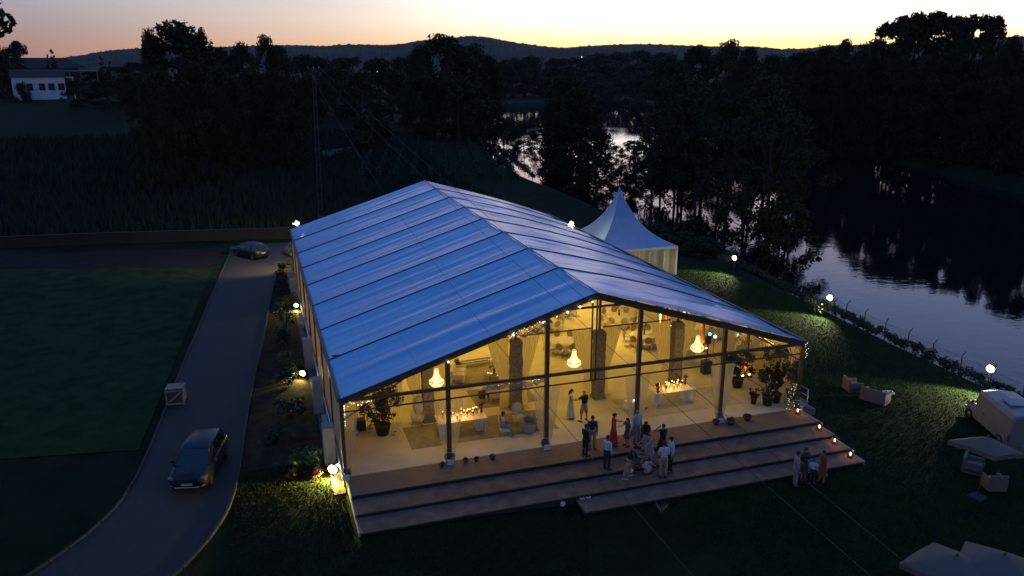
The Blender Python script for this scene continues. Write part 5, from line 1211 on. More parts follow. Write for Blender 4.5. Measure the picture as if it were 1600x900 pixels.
barrel(8.6, 6.9, 'round dark brown stool left of the lounge sofa', mat('red_wood', (.13, .05, .03), rough=.5)); barrel(8.5, 12.2, 'round brown stool at the back left of the lounge', mat('red_wood', ()))
barrel(16.1, 2.8, 'low white drum table with a small light by the fourth front post', TBL, .42, .46, None)
MB().ball((16.25, 2.75, .55), .05, 8, 6).build('tea_light', glow('tea_glow', (1, .9, .6), 8), None, 'small round light on the white drum table', 'light')
def sofa(x, y, rz, label, L=1.9):
    t = thing('sofa', label, 'sofa', (x, y, .015), rz, 'lounge sofas'); legs(t, L-.2, .6, .2, WOOD, .03); MB().bevbox((0, 0, .32), (L, .78, .24), .06).build('base', CREAM, t)
    for s in (-1, 1): MB().bevbox((s*L/4, -.04, .50), (L/2-.06, .66, .14), .05).build('seat_cushion', CREAM, t); MB().bevbox((s*(L/2-.07), -.02, .44), (.14, .74, .46), .05).build('arm', CREAM, t)
    MB().bevbox((0, .34, .60), (L, .16, .60), .06, rx=-.1).build('backrest', CREAM, t)
sofa(9.7, 6.5, rad(0), 'cream sofa in the middle of the lounge left of the stone column', 1.7); sofa(8.0, 9.9, rad(70), 'cream daybed sofa at the left of the lounge coffee table', 1.7)
t = thing('bench', 'long pale upholstered bench at the back of the lounge', 'bench', (9.6, 12.1, 0), rad(4)); legs(t, 1.9, .4, .42, DKW); MB().bevbox((0, 0, .46), (2.1, .52, .12), .04).build('seat', CREAM, t); MB().box((0, 0, .22), (1.8, .04, .04)).build('stretcher', DKW, t)
t = thing('coffee_table', 'round dark coffee table with a big flower bowl', 'coffee table', (10.1, 9.4, 0)); MB().lathe([(.02, .40), (.62, .40), (.64, .38), (.62, .36), (.02, .36)], 28).build('tabletop', mat('smoke_top', (.2, .17, .13), rough=.15), t); legs(t, .8, .8, .36, DKW)
vase_flowers('', (10.1, 9.4, .40), .5, (.30, .24, .16), 'bowl of pale flowers on the lounge coffee table', 'flowers', None, .3, 320)
# big potted plants
def potted(x, y, h, w, label, pots=1, seed=0, z=0, potc=(.02, .018, .016), nleaf=420, rp=.30):
    t = thing('potted_plant', label, 'potted plant', (x, y, z), 0, 'large potted plants'); rg = random.Random(seed); rng = np.random.default_rng(seed); MB().lathe([(.02, 0), (rp*.72, 0), (rp, .52), (rp*1.06, .55), (rp*.92, .55), (rp*.85, .48), (.02, .48)], 18).build('pot', mat('pot_'+str(potc), potc, rough=.6), t)
    st = MB(); cl = []
    for k in range(11):
        a = rg.uniform(0, 6.28); q = rg.uniform(.15, .5)*w; p = (q*math.cos(a), q*math.sin(a), h*rg.uniform(.45, 1)); st.tube([(0, 0, .45), (p[0]*.4, p[1]*.4, .45+(p[2]-.45)*.6), p], [.022, .016, .006], 5); cl.append((*p, .22*w))
    st.build('stems', BARK, t); f = MB(); leaf_cloud(f, cl, nleaf, .11, rng, .38); f.build('foliage', mat('plant_leaf', (.022, .026, .010), rough=.5, var=.4, vscale=5), t)
potted(2.4, 4.0, 2.5, 1.9, 'tall leafy plant in a black pot at the front left of the marquee', 1, 1, nleaf=1500, rp=.42)
potted(23.6, 3.75, 2.3, 1.6, 'tall reddish leafy plant by the clear right wall, behind the curtain post', 1, 2, nleaf=1200, rp=.36); potted(23.75, .95, 2.1, 1.3, 'leafy plant in a black pot, left one of the cluster at the front right corner', 1, 3, nleaf=700, rp=.33); potted(24.45, 1.15, 2.2, 1.0, 'leafy plant in a black pot, right one of the cluster at the front right corner', 1, 4, nleaf=600, rp=.31)
potted(23.1, 1.35, .85, .6, 'small drooping plant beside the black pots at the front right corner', 1, 5, nleaf=120, rp=.2)
t = thing('black_planter', 'black square planter box by the front left curtain', 'planter', (1.35, 4.9, 0)); MB().bevbox((0, 0, .3), (.55, .5, .6), .03, ).build('box', mat('planter_black', (.02, .018, .016), rough=.5), t); MB().box((0, 0, .57), (.44, .4, .03)).build('soil', mat('soil', (.03, .02, .015), rough=1), t)
for x, y, lab in ((1.05, 4.4, 'small white pot left in front of the black planter'), (1.75, 4.45, 'small white pot right in front of the black planter'), (1.9, 4.9, 'small white pot beside the black planter'), (3.0, 3.7, 'small white pot at the foot of the tall plant')):
    t = thing('white_pot', lab, 'pot', (x, y, 0), 0, 'small white pots'); MB().lathe([(.02, 0), (.09, 0), (.13, .2), (.11, .2), (.09, .04), (.02, .04)], 14).build('pot_body', TBL, t); MB().lathe([(.02, .16), (.108, .165)], 12).build('soil', mat('soil', ()), t)
# bowls on the deck edge
BOWL = mat('bowl_dark', (.07, .055, .045), rough=.6)
for x, y, r, lab in ((5.72, -.30, .15, 'small dark pot on the deck, leftmost of three by the second front post'), (6.26, -.34, .14, 'small dark pot on the deck, middle of three by the second front post'), (7.06, -.40, .17, 'small dark pot on the deck, rightmost of three by the second front post'), (4.55, -.35, .14, 'small dark pot on the deck just left of the second front post'), (20.35, -.62, .26, 'dark bowl on the deck beside the fifth front post'), (21.48, -.46, .25, 'dark bowl on the deck to the right of the one by the fifth front post'), (19.6, -.35, .2, 'glass bowl on the deck left of the fifth front post')):
    t = thing('deck_bowl', lab, 'bowl', (x, y, 0), 0, 'bowls on the deck'); MB().lathe([(.02, 0), (r*.55, 0), (r*.95, r*.75), (r, r*1.15), (r*.9, r*1.15), (r*.5, .05), (.02, .05)], 16).build('bowl_body', BOWL, t)
    mb = MB(); leaf_cloud(mb, [(0, 0, r*1.15, r*.75)], 60, .05, np.random.default_rng(int(x*10)), .5); mb.build('planting', mat('plant_leaf', ()), t)
MB().box((0, 0, .01), (.34, .16, .02), .3).build('fallen_leaf', mat('red_leaf', (.20, .05, .03)), None, 'reddish scrap lying on the pale floor left of the right candle table', 'leaf', loc=(16.9, 2.6, .02))

# stage lights, loudspeaker, side table
t = thing('loudspeaker', 'black loudspeaker standing on the pale floor right of the right candle table', 'loudspeaker', (23.0, 6.3, 0)); MB().bevbox((0, 0, .42), (.55, .5, .84), .03).build('cabinet', mat('speaker_black', (.012, .012, .012), rough=.6), t); MB().lathe([(.02, .01), (.2, .03), (.21, 0)], 18).xf(Matrix.Translation((0, -.255, .36)) @ Matrix.Rotation(PI/2, 4, 'X')).build('woofer', mat('cone', (.03, .03, .03)), t); MB().tube([(0, 0, .84), (0, 0, 2.0)], .025, 6).build('pole', DARKM, t); MB().bevbox((0, 0, 2.2), (.32, .3, .5), .03).build('top_cabinet', mat('speaker_black', ()), t)
def stage_light(x, y, z, col, s, label):
    t = thing('stage_light', label, 'stage light', (x, y, 0), 0, 'stage lights on stands'); MB().tube([(0, 0, .5), (0, 0, z)], .02, 6).build('pole', DARKM, t)
    for k in range(3): a = 2*PI*k/3; MB().tube([(0, 0, .55), (.4*math.cos(a), .4*math.sin(a), 0)], .014, 5).build('leg', DARKM, t)
    MB().bevbox((0, 0, z-.08), (.2, .2, .2), .03).build('housing', DARKM, t); MB().ball((-.03, -.13, z), (.10, .05, .10), 10, 6).build('lens', glow('stage'+label[:6], col, s), t)
pg = ony(1108, 521, 7.6); stage_light(pg[0], pg[1], pg[2], (.05, 1.0, .32), 9, 'green stage light on a thin stand by the right wall'); pg = ony(1116, 525, 7.6); stage_light(pg[0]+.02, pg[1], pg[2], (1.0, 1.0, .95), 9, 'white stage light next to the green one by the right wall')
t = thing('music_table', 'pale cloth covered music table near the loudspeaker', 'table', (22.6, 8.6, 0)); MB().bevbox((0, 0, .78), (1.6, .7, .05), .01).build('tabletop', TBL, t); MB().box((0, -.34, .40), (1.58, .02, .74)).build('front_cloth', CREAM, t); legs(t, 1.4, .5, .75, DARKM); 
t = thing('mixing_desk', 'dark mixing desk lying on the music table', 'mixing desk', (22.5, 8.6, .805)); MB().bevbox((0, 0, .05), (.8, .45, .1), .02).build('desk_case', mat('speaker_black', ()), t); MB().box((0, 0, .106), (.7, .36, .01)).build('desk_face', mat('cone', ()), t)

# glowing orange uplights at the right-hand posts
def uplight(x, y, h, label):
    t = thing('uplight', label, 'uplight', (x, y, 0), 0, 'orange uplights at the right wall posts'); MB().bevbox((0, 0, .07), (.22, .22, .14), .02).build('housing', DARKM, t); MB().lathe([(.02, .145), (.075, .145), (.07, .16), (.02, .165)], 12).build('lens', glow('uplight_glow', (1, .45, .10), 30), t)
    point_light(t, (0, 0, .24), 600, (1, .24, .03), .05, spot=55, direc=(.28, 0, 1))
for y, lab in ((5.0, 'orange uplight at the right wall post by the corner plants'), (10.0, 'orange uplight at the right wall post behind the chandelier'), (15.0, 'orange uplight at the right wall post beside the round table')): uplight(24.72, y-.12, 3, lab)
STA = Vector(onx(1175, 520, 24.85)); STB = Vector(onx(1203, 538, 24.85))  # orange light on the eave beam, put in as a glowing strip
t = thing('lit_beam', 'thin glowing strip put in for the orange-lit beam of the clear right wall', 'beam', STA); MB().tube([(0, 0, 0), STB-STA], .03, 6).build('tube', glow('lit_beam_glow', (1, .60, .12), 4), t); MB().tube([(.05, 0, .05), STB-STA+Vector((.05, 0, .05))], .025, 5).build('channel', DARKM, t)
t = thing('patio_heater', 'tall glass tube heater glowing orange by the back round table', 'heater', (24.0, 14.2, 0)); MB().lathe([(.02, 0), (.27, 0), (.25, .55), (.02, .56)], 14).build('base', DARKM, t); MB().lathe([(.045, .6), (.05, 1.9), (.02, 1.95)], 10).build('flame_tube', glow('heater_glow', (1, .50, .08), 9), t)
for k in range(4): a = k*PI/2+.78; MB().tube([(.2*math.cos(a), .2*math.sin(a), .55), (.2*math.cos(a), .2*math.sin(a), 2.0)], .014, 5).build('frame_rod', DARKM, t)
MB().lathe([(.40, 2.0), (.25, 2.1), (.02, 2.16)], 14).build('hood', DARKM, t)
# fairy lights: along the left rafter, at both front corners
FAIRY = glow('fairy_glow', (1.0, .93, .70), 4.5)
def beads(name, label, pts, r, cordm=True):
    t = thing(name, label, 'string lights', pts[0], 0, 'strings of small white lights'); p0 = Vector(pts[0]); mb = MB()
    for p in pts: mb.ball(Vector(p)-p0, r*R.uniform(.6, 1.25), 6, 4)
    o = mb.build('light_beads', FAIRY, t); MB().tube([Vector(p)-p0 for p in pts], .006, 3).build('cord', mat('cord', (.5, .45, .35)), t); return t
beads('string_lights', 'row of tiny white lights along the left gable rafter', [(x, -.20, roofz(x)-.36) for x in (5.0, 8.2, 9.7, 10.4, 10.95, 11.6, 12.25)], .045)
beads('string_lights', 'cluster of tiny white lights above the rolled film on the left rafter', [(8.1+.13*k, -.2, roofz(8.1+.13*k)-.30+R.uniform(-.1, .06)) for k in range(14)], .017)
rg = random.Random(9)
beads('string_lights', 'tiny white lights dripping down the front right corner post', [(25.08+rg.uniform(-.05, .12), -.18+rg.uniform(-.05, .05), 3.95-.10*k) for k in range(9)], .014)
beads('string_lights', 'tiny white lights tangled in the sheet at the front right corner', [(24.55+rg.uniform(-.35, .25), -.12, 1.6-.075*k) for k in range(21)], .012)
beads('string_lights', 'tiny white lights at the front left corner under the eave', [(.3+.1*k+rg.uniform(-.05, .05), -.1, 3.72+rg.uniform(-.12, .1)) for k in range(12)], .018)
beads('string_lights', 'vertical string of yellow lights just inside the front left corner', [(.22, .9, 3.2-.11*k) for k in range(10)], .022)

# lanterns along the right side of the steps
def lantern(x, y, z, label):
    t = thing('lantern', label, 'lantern', (x, y, z), R.uniform(0, 1), 'lanterns down the right of the steps')
    MB().box((0, 0, .02), (.24, .24, .04)).build('base', DARKM, t)
    for sx in (-.1, .1):
        for sy in (-.1, .1): MB().box((sx, sy, .2), (.018, .018, .34)).build('corner_bar', DARKM, t)
    MB().loft([[(-.14, -.14, .37), (.14, -.14, .37), (.14, .14, .37), (-.14, .14, .37)], [(-.03, -.03, .47), (.03, -.03, .47), (.03, .03, .47), (-.03, .03, .47)]], True, True).build('cap', DARKM, t)
    MB().tube([(-.05, 0, .46), (-.05, 0, .54), (.05, 0, .54), (.05, 0, .46)], .008, 4).build('handle', DARKM, t)
    MB().lathe([(.001, .04), (.05, .04), (.05, .14), (.001, .14)], 10).build('candle', mat('candle_wax', ()), t); MB().lathe([(.004, .14), (.035, .17), (.028, .22), (.004, .29)], 8).build('flame', glow('lantern_flame', (1.0, .38, .07), 40), t)
    point_light(t, (0, 0, .22), 3.2, (1.0, .36, .08), .05)
for x, y, z, lab in ((24.62, -.6, 0, 'glowing lantern on the deck by the front right corner post'), (24.72, -2.3, -.2, 'glowing lantern on the top step at the right end'), (24.72, -3.55, -.4, 'glowing lantern on the middle step at the right end'), (24.72, -4.75, -.6, 'glowing lantern on the lowest step at the right end')): lantern(x, y, z, lab)
# hand rails of the side stairs
RAIL = mat('rail_steel', (.42, .42, .42), rough=.3, metal=.8)
def handrail(y0, y1, label, x=26.0):
    t = thing('handrail', label, 'handrail', (x, y0, -.9), 0, 'hand rails outside the right wall'); L = y1-y0; n = 4
    for k in range(n): MB().tube([(0, L*k/(n-1), 0), (0, L*k/(n-1), 1.75)], .028, 6).build('baluster', RAIL, t)
    for h in (.65, 1.0, 1.35, 1.75): MB().tube([(0, 0, h), (0, L, h)], .022, 6).build('rail_bar', RAIL, t)
handrail(.4, 3.4, 'steel hand rail just outside the front right corner'); handrail(5.6, 13.0, 'longer steel hand rail farther along the right wall')
# side stairs under the rails
t = thing('side_stairs', 'small flight of side steps leading down from the right wall', 'steps', (25.7, 2, 0))
for k in range(3): MB().box((.2+.3*k, 0, -.42-.12*k), (.3, 3.2, .5)).build('step', mat('side_step', (.20, .15, .11), rough=.9), t)

# ------------------------------------------------------------------ garden furniture on the right lawn
PARA = mat('parasol_cloth', (.125, .085, .06), rough=.8, var=.06, vscale=2)
OUTD = mat('wicker_white', (.16, .12, .095), rough=.8, var=.08, vscale=4, bump=.3, bscale=60)
CUSH = mat('cushion_pale', (.17, .15, .145), rough=.9)
def parasol(px, py, zc, rz, W, label, tilt=-8):
    q = onz(px, py, zc); g = gz(q[0], q[1]); t = thing('parasol', label, 'parasol', (q[0], q[1], g), rz, 'square parasols on the lawn'); h = zc-g; hw = W/2; M = Matrix.Rotation(-rz, 4, 'Z') @ Matrix.Rotation(rad(tilt), 4, Vector((.61, -.79, 0))) @ Matrix.Rotation(rz, 4, 'Z'); M = Matrix.Translation((0, 0, h)) @ M
    MB().box((0, 0, .06), (.7, .7, .12), taper=.8).build('base', mat('parasol_base', (.04, .04, .04), rough=.9), t); MB().tube([(0, 0, .1), (0, 0, h+.45)], .03, 8).build('pole', mat('pole_white', (.09, .08, .07), rough=.5), t)
    cs = [(-hw, -hw), (hw, -hw), (hw, hw), (-hw, hw)]
    for k in range(4):
        (ax, ay), (bx, by) = cs[k], cs[(k+1) % 4]
        def fn(u, v): 
            r = 1-v; x = (ax+(bx-ax)*u)*r; y = (ay+(by-ay)*u)*r; return (x, y, .5*v-.07*math.sin(PI*u)*-1*r*v*2+.05*r*math.sin(PI*u))
        mb = MB().grid(fn, 8, 8); 
        mb.grid(lambda u, v: (ax+(bx-ax)*u, ay+(by-ay)*u, .05*math.sin(PI*u)-.20*v-.02*math.sin(9*PI*u)*v), 8, 2)
        mb.xf(M); mb.build('canopy_panel', PARA, t); rb = MB().tube([(0, 0, .47), (ax, ay, -.03)], .016, 5).xf(M); rb.build('rib', mat('pole_white', ()), t)
    MB().ball((0, 0, .54), .06, 8, 6).xf(M).build('finial', mat('pole_white', ()), t)
parasol(1541, 699, 1.75, rad(8), 2.25, 'square white parasol on the lawn below the white van', -11); parasol(1492, 889, 1.85, rad(20), 2.6, 'square white parasol at the bottom right, left one of the pair', -5); parasol(1566, 887, 1.95, rad(35), 2.6, 'square white parasol at the bottom right, right one of the pair', -6)
def garden_seat(x, y, rz, label, L=.95):
    z = gz(x, y)+.02; t = thing('garden_armchair', label, 'garden armchair', (x, y, z), rz, 'white garden armchairs'); MB().bevbox((0, 0, .20), (L, .8, .28), .03).build('base', OUTD, t); MB().bevbox((0, .37, .48), (L, .12, .80), .03).build('backrest', OUTD, t)
    for s in (-1, 1): MB().bevbox((s*(L/2-.06), -.05, .40), (.12, .78, .52), .03).build('arm', OUTD, t)
    MB().bevbox((0, -.04, .40), (L-.28, .68, .14), .05).build('seat_cushion', CUSH, t)
    for x_ in (-L/2+.1, L/2-.1):
        for y_ in (-.32, .32): MB().box((x_, y_, .03), (.06, .06, .08)).build('foot', OUTD, t)
garden_seat(31.2, 2.75, rad(75), 'white garden armchair on the lawn farthest from the steps'); garden_seat(31.35, .95, rad(115), 'white garden loveseat next to the small round table', 1.5)
garden_seat(29.75, -7.5, rad(35), 'white garden armchair partly under the upper parasol'); garden_seat(29.3, -9.1, rad(160), 'white garden armchair with two pale cushions at the lower right', .85); garden_seat(33.9, -6.4, rad(20), 'white garden sofa cut off by the right edge of the picture', 1.5)
p = (32.35, 1.0); t = thing('garden_table', 'small round garden table with pale cups beside the loveseat', 'garden table', (p[0], p[1], gz(*p))); MB().lathe([(.02, .02), (.22, .02), (.03, .08), (.03, .44), (.34, .45), (.34, .48), (.02, .48)], 18).build('table_body', mat('table_slate', (.25, .25, .27), rough=.4), t); MB().lathe([(.02, .482), (.33, .482)], 18).build('tabletop', mat('table_slate', ()), t)
for dx, dy, lab in ((-.12, .05, 'white cup on the small round garden table, left one'), (.14, -.06, 'white cup on the small round garden table, right one')): MB().lathe([(.02, 0), (.07, .01), (.10, .09), (.09, .09), (.02, .03)], 12).build('cup', mat('china_out', (.5, .5, .52), rough=.3), None, lab, 'cup', 'cups on the garden table', loc=(p[0]+dx, p[1]+dy, gz(*p)+.485))
for dx, dy, lab in ((-.14, .05, 'pale cushion lying on the lower right armchair, left one'), (.18, -.12, 'pale cushion lying on the lower right armchair, right one')): MB().ball((0, 0, 0), (.2, .17, .09), 10, 6).build('cushion', mat('cushion_white', (.5, .48, .5), rough=.9), None, lab, 'cushion', 'loose cushions', loc=(29.3+dx, -9.1+dy, gz(29.3, -9.1)+.58))
# white globes by the steps
for px, py, r, lab in ((909, 785, .16, 'white round pot on the grass, left of a touching pair below the steps'), (919, 783.5, .16, 'white round pot on the grass, right of a touching pair below the steps'), (879, 791, .13, 'single white round pot on the grass at the foot of the steps')):
    p = ong(px, py); t = thing('white_globe_pot', lab, 'pot', (p.x, p.y, p.z), 0, 'white round pots by the steps'); MB().lathe([(.02, 0), (r*.6, 0), (r, r*.7), (r*.85, r*1.5), (r*.5, r*1.7), (r*.42, r*1.65), (.02, r*1.3)], 16).build('pot_body', mat('globe_white', (.62, .60, .62), rough=.5), t); MB().lathe([(.01, r*1.4), (r*.4, r*1.42)], 10).build('soil', mat('soil', ()), t)
p = ong(1033, 802); t = thing('dry_plant', 'little pale dried plant on the dark grass below the crowd', 'plant', (p.x, p.y, p.z)); mb = MB(); rg = random.Random(2)
for k in range(22): a = rg.uniform(0, 6.28); r_ = rg.uniform(.1, .35); mb.tube([(0, 0, 0), (r_*.5*math.cos(a), r_*.5*math.sin(a), .25), (r_*math.cos(a), r_*math.sin(a), rg.uniform(.3, .6))], [.012, .009, .004], 3)
mb.build('stalks', mat('dry_stalk', (.28, .20, .14), rough=.9), t)

# ------------------------------------------------------------------ people
SKINS = {'light': (.46, .27, .19), 'tan': (.34, .19, .12), 'dark': (.20, .11, .07)}
def V3(a): return Vector(a)
def person(label, x, y, z, face, H=1.72, top=(.5, .5, .5), bottom=(.05, .05, .06), hair=(.02, .013, .01), skin='tan', lean=0.0, la=None, ra=None, legs_=None, style='trousers', sleeves='short', hairlen='short', shoes=(.02, .018, .016), sit=False, crouch=False, turn=0.0, dress=None, bald=False, group='wedding guests'):
    # local frame: faces -Y; face = direction looked at (degrees, 0 = towards -Y, 90 = towards +X)
    t = thing('person', label, 'person', (x, y, z), rad(face), group); s = H/1.72; rg = random.Random(label)
    pel = V3((0, 0, .93)); dn = 0
    if sit: pel = V3((0, 0, .55))
    if crouch: pel = V3((0, .10, .42))
    L = Matrix.Rotation(-lean, 3, 'X')      # lean forward (towards -Y)
    L = Matrix.Rotation(lean, 3, 'X')
    def up(p): return pel + L @ V3(p)
    chest = up((0, 0, .38)); neck = up((0, .01, .56)); Hd = up((0, -.03, .68)); crown = up((0, -.02, .79)); waist = up((0, 0, .17))
    sh = {-1: up((-.185, .01, .47)), 1: up((.185, .01, .47))}
    arms = {-1: ra or ((-.12, -.02, -1), (-.02, -.18, -1)), 1: la or ((.12, -.02, -1), (.02, -.18, -1))}
    el, wr, hd = {}, {}, {}
    for k in (-1, 1):
        u = V3(arms[k][0]).normalized(); f = V3(arms[k][1]).normalized(); el[k] = sh[k]+u*.29; wr[k] = el[k]+f*.25; hd[k] = wr[k]+f*.09
    hip = {-1: pel+V3((-.09, 0, -.03)), 1: pel+V3((.09, 0, -.03))}; kn, an, toe = {}, {}, {}
    for k in (-1, 1):
        if sit: kd, ad = (k*.06, -1, -.02), (0, .05, -1)
        elif crouch: kd, ad = (k*.25, -1, .12), (0, .55, -1)
        elif legs_: kd, ad = legs_[0 if k < 0 else 1]
        else: kd, ad = (k*.05, -.04, -1), (k*.01, .06, -1)
        kn[k] = hip[k]+V3(kd).normalized()*.43; an[k] = kn[k]+V3(ad).normalized()*.42
        toe[k] = an[k]+V3((k*.05, -.17, -.035))
    low = min(an[-1].z, an[1].z)-.075; off = V3((0, 0, -low))
    # skeleton with radii -> one continuous skin
    J = [(pel, .115, .10), (waist, .105, .085), (chest, .125, .095), (neck, .052, .052), (up((0, -.01, .60)), .055, .058), (Hd, .078, .092), (up((0, -.015, .74)), .070, .082), (crown-L@V3((0, 0, .02)), .040, .045)]
    E = [(i, i+1) for i in range(7)]
    for k in (-1, 1):
        b = len(J); J += [(sh[k], .058, .058), ((sh[k]+el[k])/2, .047, .047), (el[k], .038, .038), ((el[k]*.6+wr[k]*.4), .037, .037), (wr[k], .026, .024), (hd[k], .036, .018)]; E += [(2, b)]+[(b+i, b+i+1) for i in range(5)]
        b = len(J); J += [(hip[k], .092, .092), ((hip[k]*.5+kn[k]*.5), .078, .078), (kn[k], .055, .055), ((kn[k]*.65+an[k]*.35), .055, .055), (an[k], .037, .037), (toe[k], .042, .026)]; E += [(0, b)]+[(b+i, b+i+1) for i in range(5)]
    me = bpy.data.meshes.new('body'); me.from_pydata([tuple(j[0]+off) for j in J], E, []); o = bpy.data.objects.new('body', me); COL.objects.link(o)
    md = o.modifiers.new('skin', 'SKIN'); md.use_smooth_shade = True; 
    for i, j in enumerate(J): me.skin_vertices[0].data[i].radius = (j[1], j[2])
    me.skin_vertices[0].data[0].use_root = True
    sb = o.modifiers.new('sub', 'SUBSURF'); sb.levels = 1; sb.render_levels = 1
    dg = bpy.context.evaluated_depsgraph_get(); ev = o.evaluated_get(dg).to_mesh(); mb = MB(); mb.add([v.co for v in ev.vertices], [tuple(p.vertices) for p in ev.polygons], True); o.evaluated_get(dg).to_mesh_clear(); bpy.data.objects.remove(o); bpy.data.meshes.remove(me)
    # fingers, thumb, nose, ears joined into the body
    for k in (-1, 1):
        f = (hd[k]-wr[k]).normalized(); side = f.cross(V3((0, -1, .3))).normalized(); palm = f.cross(side)
        for q, ln in ((-1.5, .062), (-.5, .074), (.5, .078), (1.5, .068)):
            a = hd[k]+side*q*.017+f*.0; mb.tube([a+off, a+f*ln*.55+palm*.006+off, a+f*ln+palm*.022+off], [.0095, .0085, .006], 5)
        a = wr[k]+f*.025-side*.028*k; mb.tube([a+off, a+f*.03-side*k*.028+off, a+f*.062-side*k*.032+palm*.012+off], [.011, .010, .007], 5)
    hf = L @ V3((0, -1, 0)); hu = L @ V3((0, 0, 1)); hx = V3((1, 0, 0)); fc = Hd+hf*.085
    mb.tube([fc+hu*.03+off, fc+hf*.022-hu*.005+off, fc+hf*.004-hu*.016+off], [.007, .013, .010], 5)
    for k in (-1, 1): mb.ball(Hd+hx*k*.080+off+hu*.0, (.012, .02, .03), 6, 5)
    mb.tube([fc-hu*.045-hx*.024+hf*.002+off, fc-hu*.047+hf*.007+off, fc-hu*.045+hx*.024+hf*.002+off], .007, 5)
    mb.xf(Matrix.Scale(s, 4)); mb.build('body', mat('skin_'+skin, SKINS[skin], rough=.6), t)
    cm = lambda c: mat('cloth_%.3f_%.3f_%.3f' % c, c, rough=.9, var=.12, vscale=7)
    def part(nm, m, c): m.xf(Matrix.Scale(s, 4)); return m.build(nm, cm(c), t)
    for k in (-1, 1): e = MB(); e.ball(fc+hu*.022+hx*k*.030-hf*.006+off, .011, 6, 5); e.xf(Matrix.Scale(s, 4)); e.build('eye', mat('eye_dark', (.02, .015, .012), rough=.2), t)
    if not bald:
        h = MB(); rings = []
        for q, zz in ((.55, -.065), (.90, -.03), (1.06, .03), (1.06, .075), (.86, .115), (.45, .14), (.05, .146)):
            ring = []
            for j in range(14):
                a = 2*PI*j/14; c_, s_ = math.cos(a), math.sin(a); rr = q
                front = s_ < -.25 and zz < .055
                if front: rr = q*.62
                ring.append(Hd+hx*(.088*rr*c_)+hf*(-.100*rr*s_)*1.0*-1*-1+hu*zz+off if False else Hd+hx*(.088*rr*c_)-hf*(.102*rr*s_)+hu*zz+off)
            rings.append(ring)
        h.loft(rings, True, True, smooth=True)
        if hairlen == 'long':
            h.tube([Hd-hf*.06+hu*.03+off, Hd-hf*.10-hu*.10+off, Hd-hf*.10-hu*.26+off, Hd-hf*.085-hu*.34+off], [(.07, .06), (.085, .05), (.075, .04), (.03, .02)], 9)
        elif hairlen == 'bun': h.ball(Hd-hf*.10+hu*.06+off, .055, 8, 6)
        part('hair', h, hair)
    def ellring(p, w, d, ax=None): return [p+hx*(w*math.cos(2*PI*j/14))+(L @ V3((0, 1, 0)))*(d*math.sin(2*PI*j/14))+off for j in range(14)]
    c = MB(); hem = up((0, 0, -.06)) if not sit and not crouch else up((0, 0, 0.0))
    c.loft([ellring(hem, .165, .135), ellring(waist, .150, .115), ellring(up((0, 0, .30)), .170, .125), ellring(up((0, 0, .42)), .185, .120), ellring(up((0, .005, .50)), .150, .095), ellring(up((0, .01, .545)), .070, .065)], True, True, smooth=True)
    for k in (-1, 1):
        e_ = sh[k]*.35+el[k]*.65
        if sleeves == 'long': c.tube([sh[k]-(sh[k]-neck)*.2+off, (sh[k]+el[k])/2+off, el[k]+off, el[k]*.5+wr[k]*.5+off, wr[k]+off], [.078, .064, .055, .050, .040], 9)
        elif sleeves == 'short': c.tube([sh[k]-(sh[k]-neck)*.2+off, (sh[k]+el[k])/2+off, e_+off], [.078, .066, .062], 9)
        else: c.tube([sh[k]-(sh[k]-neck)*.3+off, sh[k]*.9+el[k]*.1+off], [.066, .060], 8)
    if dress is None: part('shirt', c, top)
    else:
        zs = dress  # hem height above the ground
        if not (sit or crouch):
            b = pel+V3((0, 0, 0)); r = []
            for f_ in (0, .25, .5, .75, 1.0):
                z_ = b.z+(zs+low-b.z)*f_; r.append([V3((b.x+(.165+.11*f_)*math.cos(2*PI*j/18)*(1+.05*f_*math.sin(5*j)), b.y+(.135+.11*f_)*math.sin(2*PI*j/18)*(1+.05*f_*math.sin(5*j)), z_))+off for j in range(18)])
            c.loft(r, False, False, smooth=True)
        else:
            c.tube([pel+off, (kn[-1]+kn[1])/2+V3((0, 0, -.02))+off, (an[-1]+an[1])/2+V3((0, -.03, .12))+off], [(.19, .15), (.22, .15), (.25, .16)], 12)
        part('dress', c, top)
    if dress is None:
        b = MB(); b.loft([ellring(pel+L@V3((0, 0, .10)), .158, .128), ellring(pel, .168, .138), ellring(pel+V3((0, 0, -.10)), .165, .13)] if not (sit or crouch) else [ellring(pel+L@V3((0, 0, .12)), .158, .128), ellring(pel, .175, .145), ellring(pel+V3((0, -.03, -.08)), .165, .13)], True, True, smooth=True)
        for k in (-1, 1):
            e_ = an[k]*.96+kn[k]*.04 if style == 'trousers' else kn[k]*.95+an[k]*.05
            pts = [hip[k]+off, (hip[k]+kn[k])/2+off, kn[k]+off] + ([kn[k]*.5+an[k]*.5+off, e_+off] if style == 'trousers' else [e_+off]); b.tube(pts, [.105, .094, .078, .068, .064][:len(pts)] if style == 'trousers' else [.108, .10, .094, .092], 10)
        part('trousers' if style == 'trousers' else 'shorts', b, bottom)
    f = MB()
    for k in (-1, 1): f.tube([an[k]+V3((0, .06, -.045))+off, an[k]+V3((0, -.02, -.03))+off, toe[k]+V3((0, 0, -.005))+off, toe[k]+V3((k*.01, -.06, -.015))+off], [(.045, .035), (.052, .05), (.048, .034), (.022, .016)], 8)
    part('shoes', f, shoes); return t
DOWN = lambda k: ((k*.12, -.02, -1), (k*.02, -.18, -1))
FOLD = lambda k: ((k*.15, -.15, -1), (-k*.75, -.65, .15))
REACH = lambda k: ((k*.1, -.7, -.55), (k*-.05, -1, .0))
SIDE = lambda k: ((k*.9, -.15, -.35), (k*1.0, -.2, .1))
WHITE = (.52, .51, .52); KHAKI = (.34, .24, .14); BLACK = (.014, .014, .016); NAVY = (.025, .03, .05)
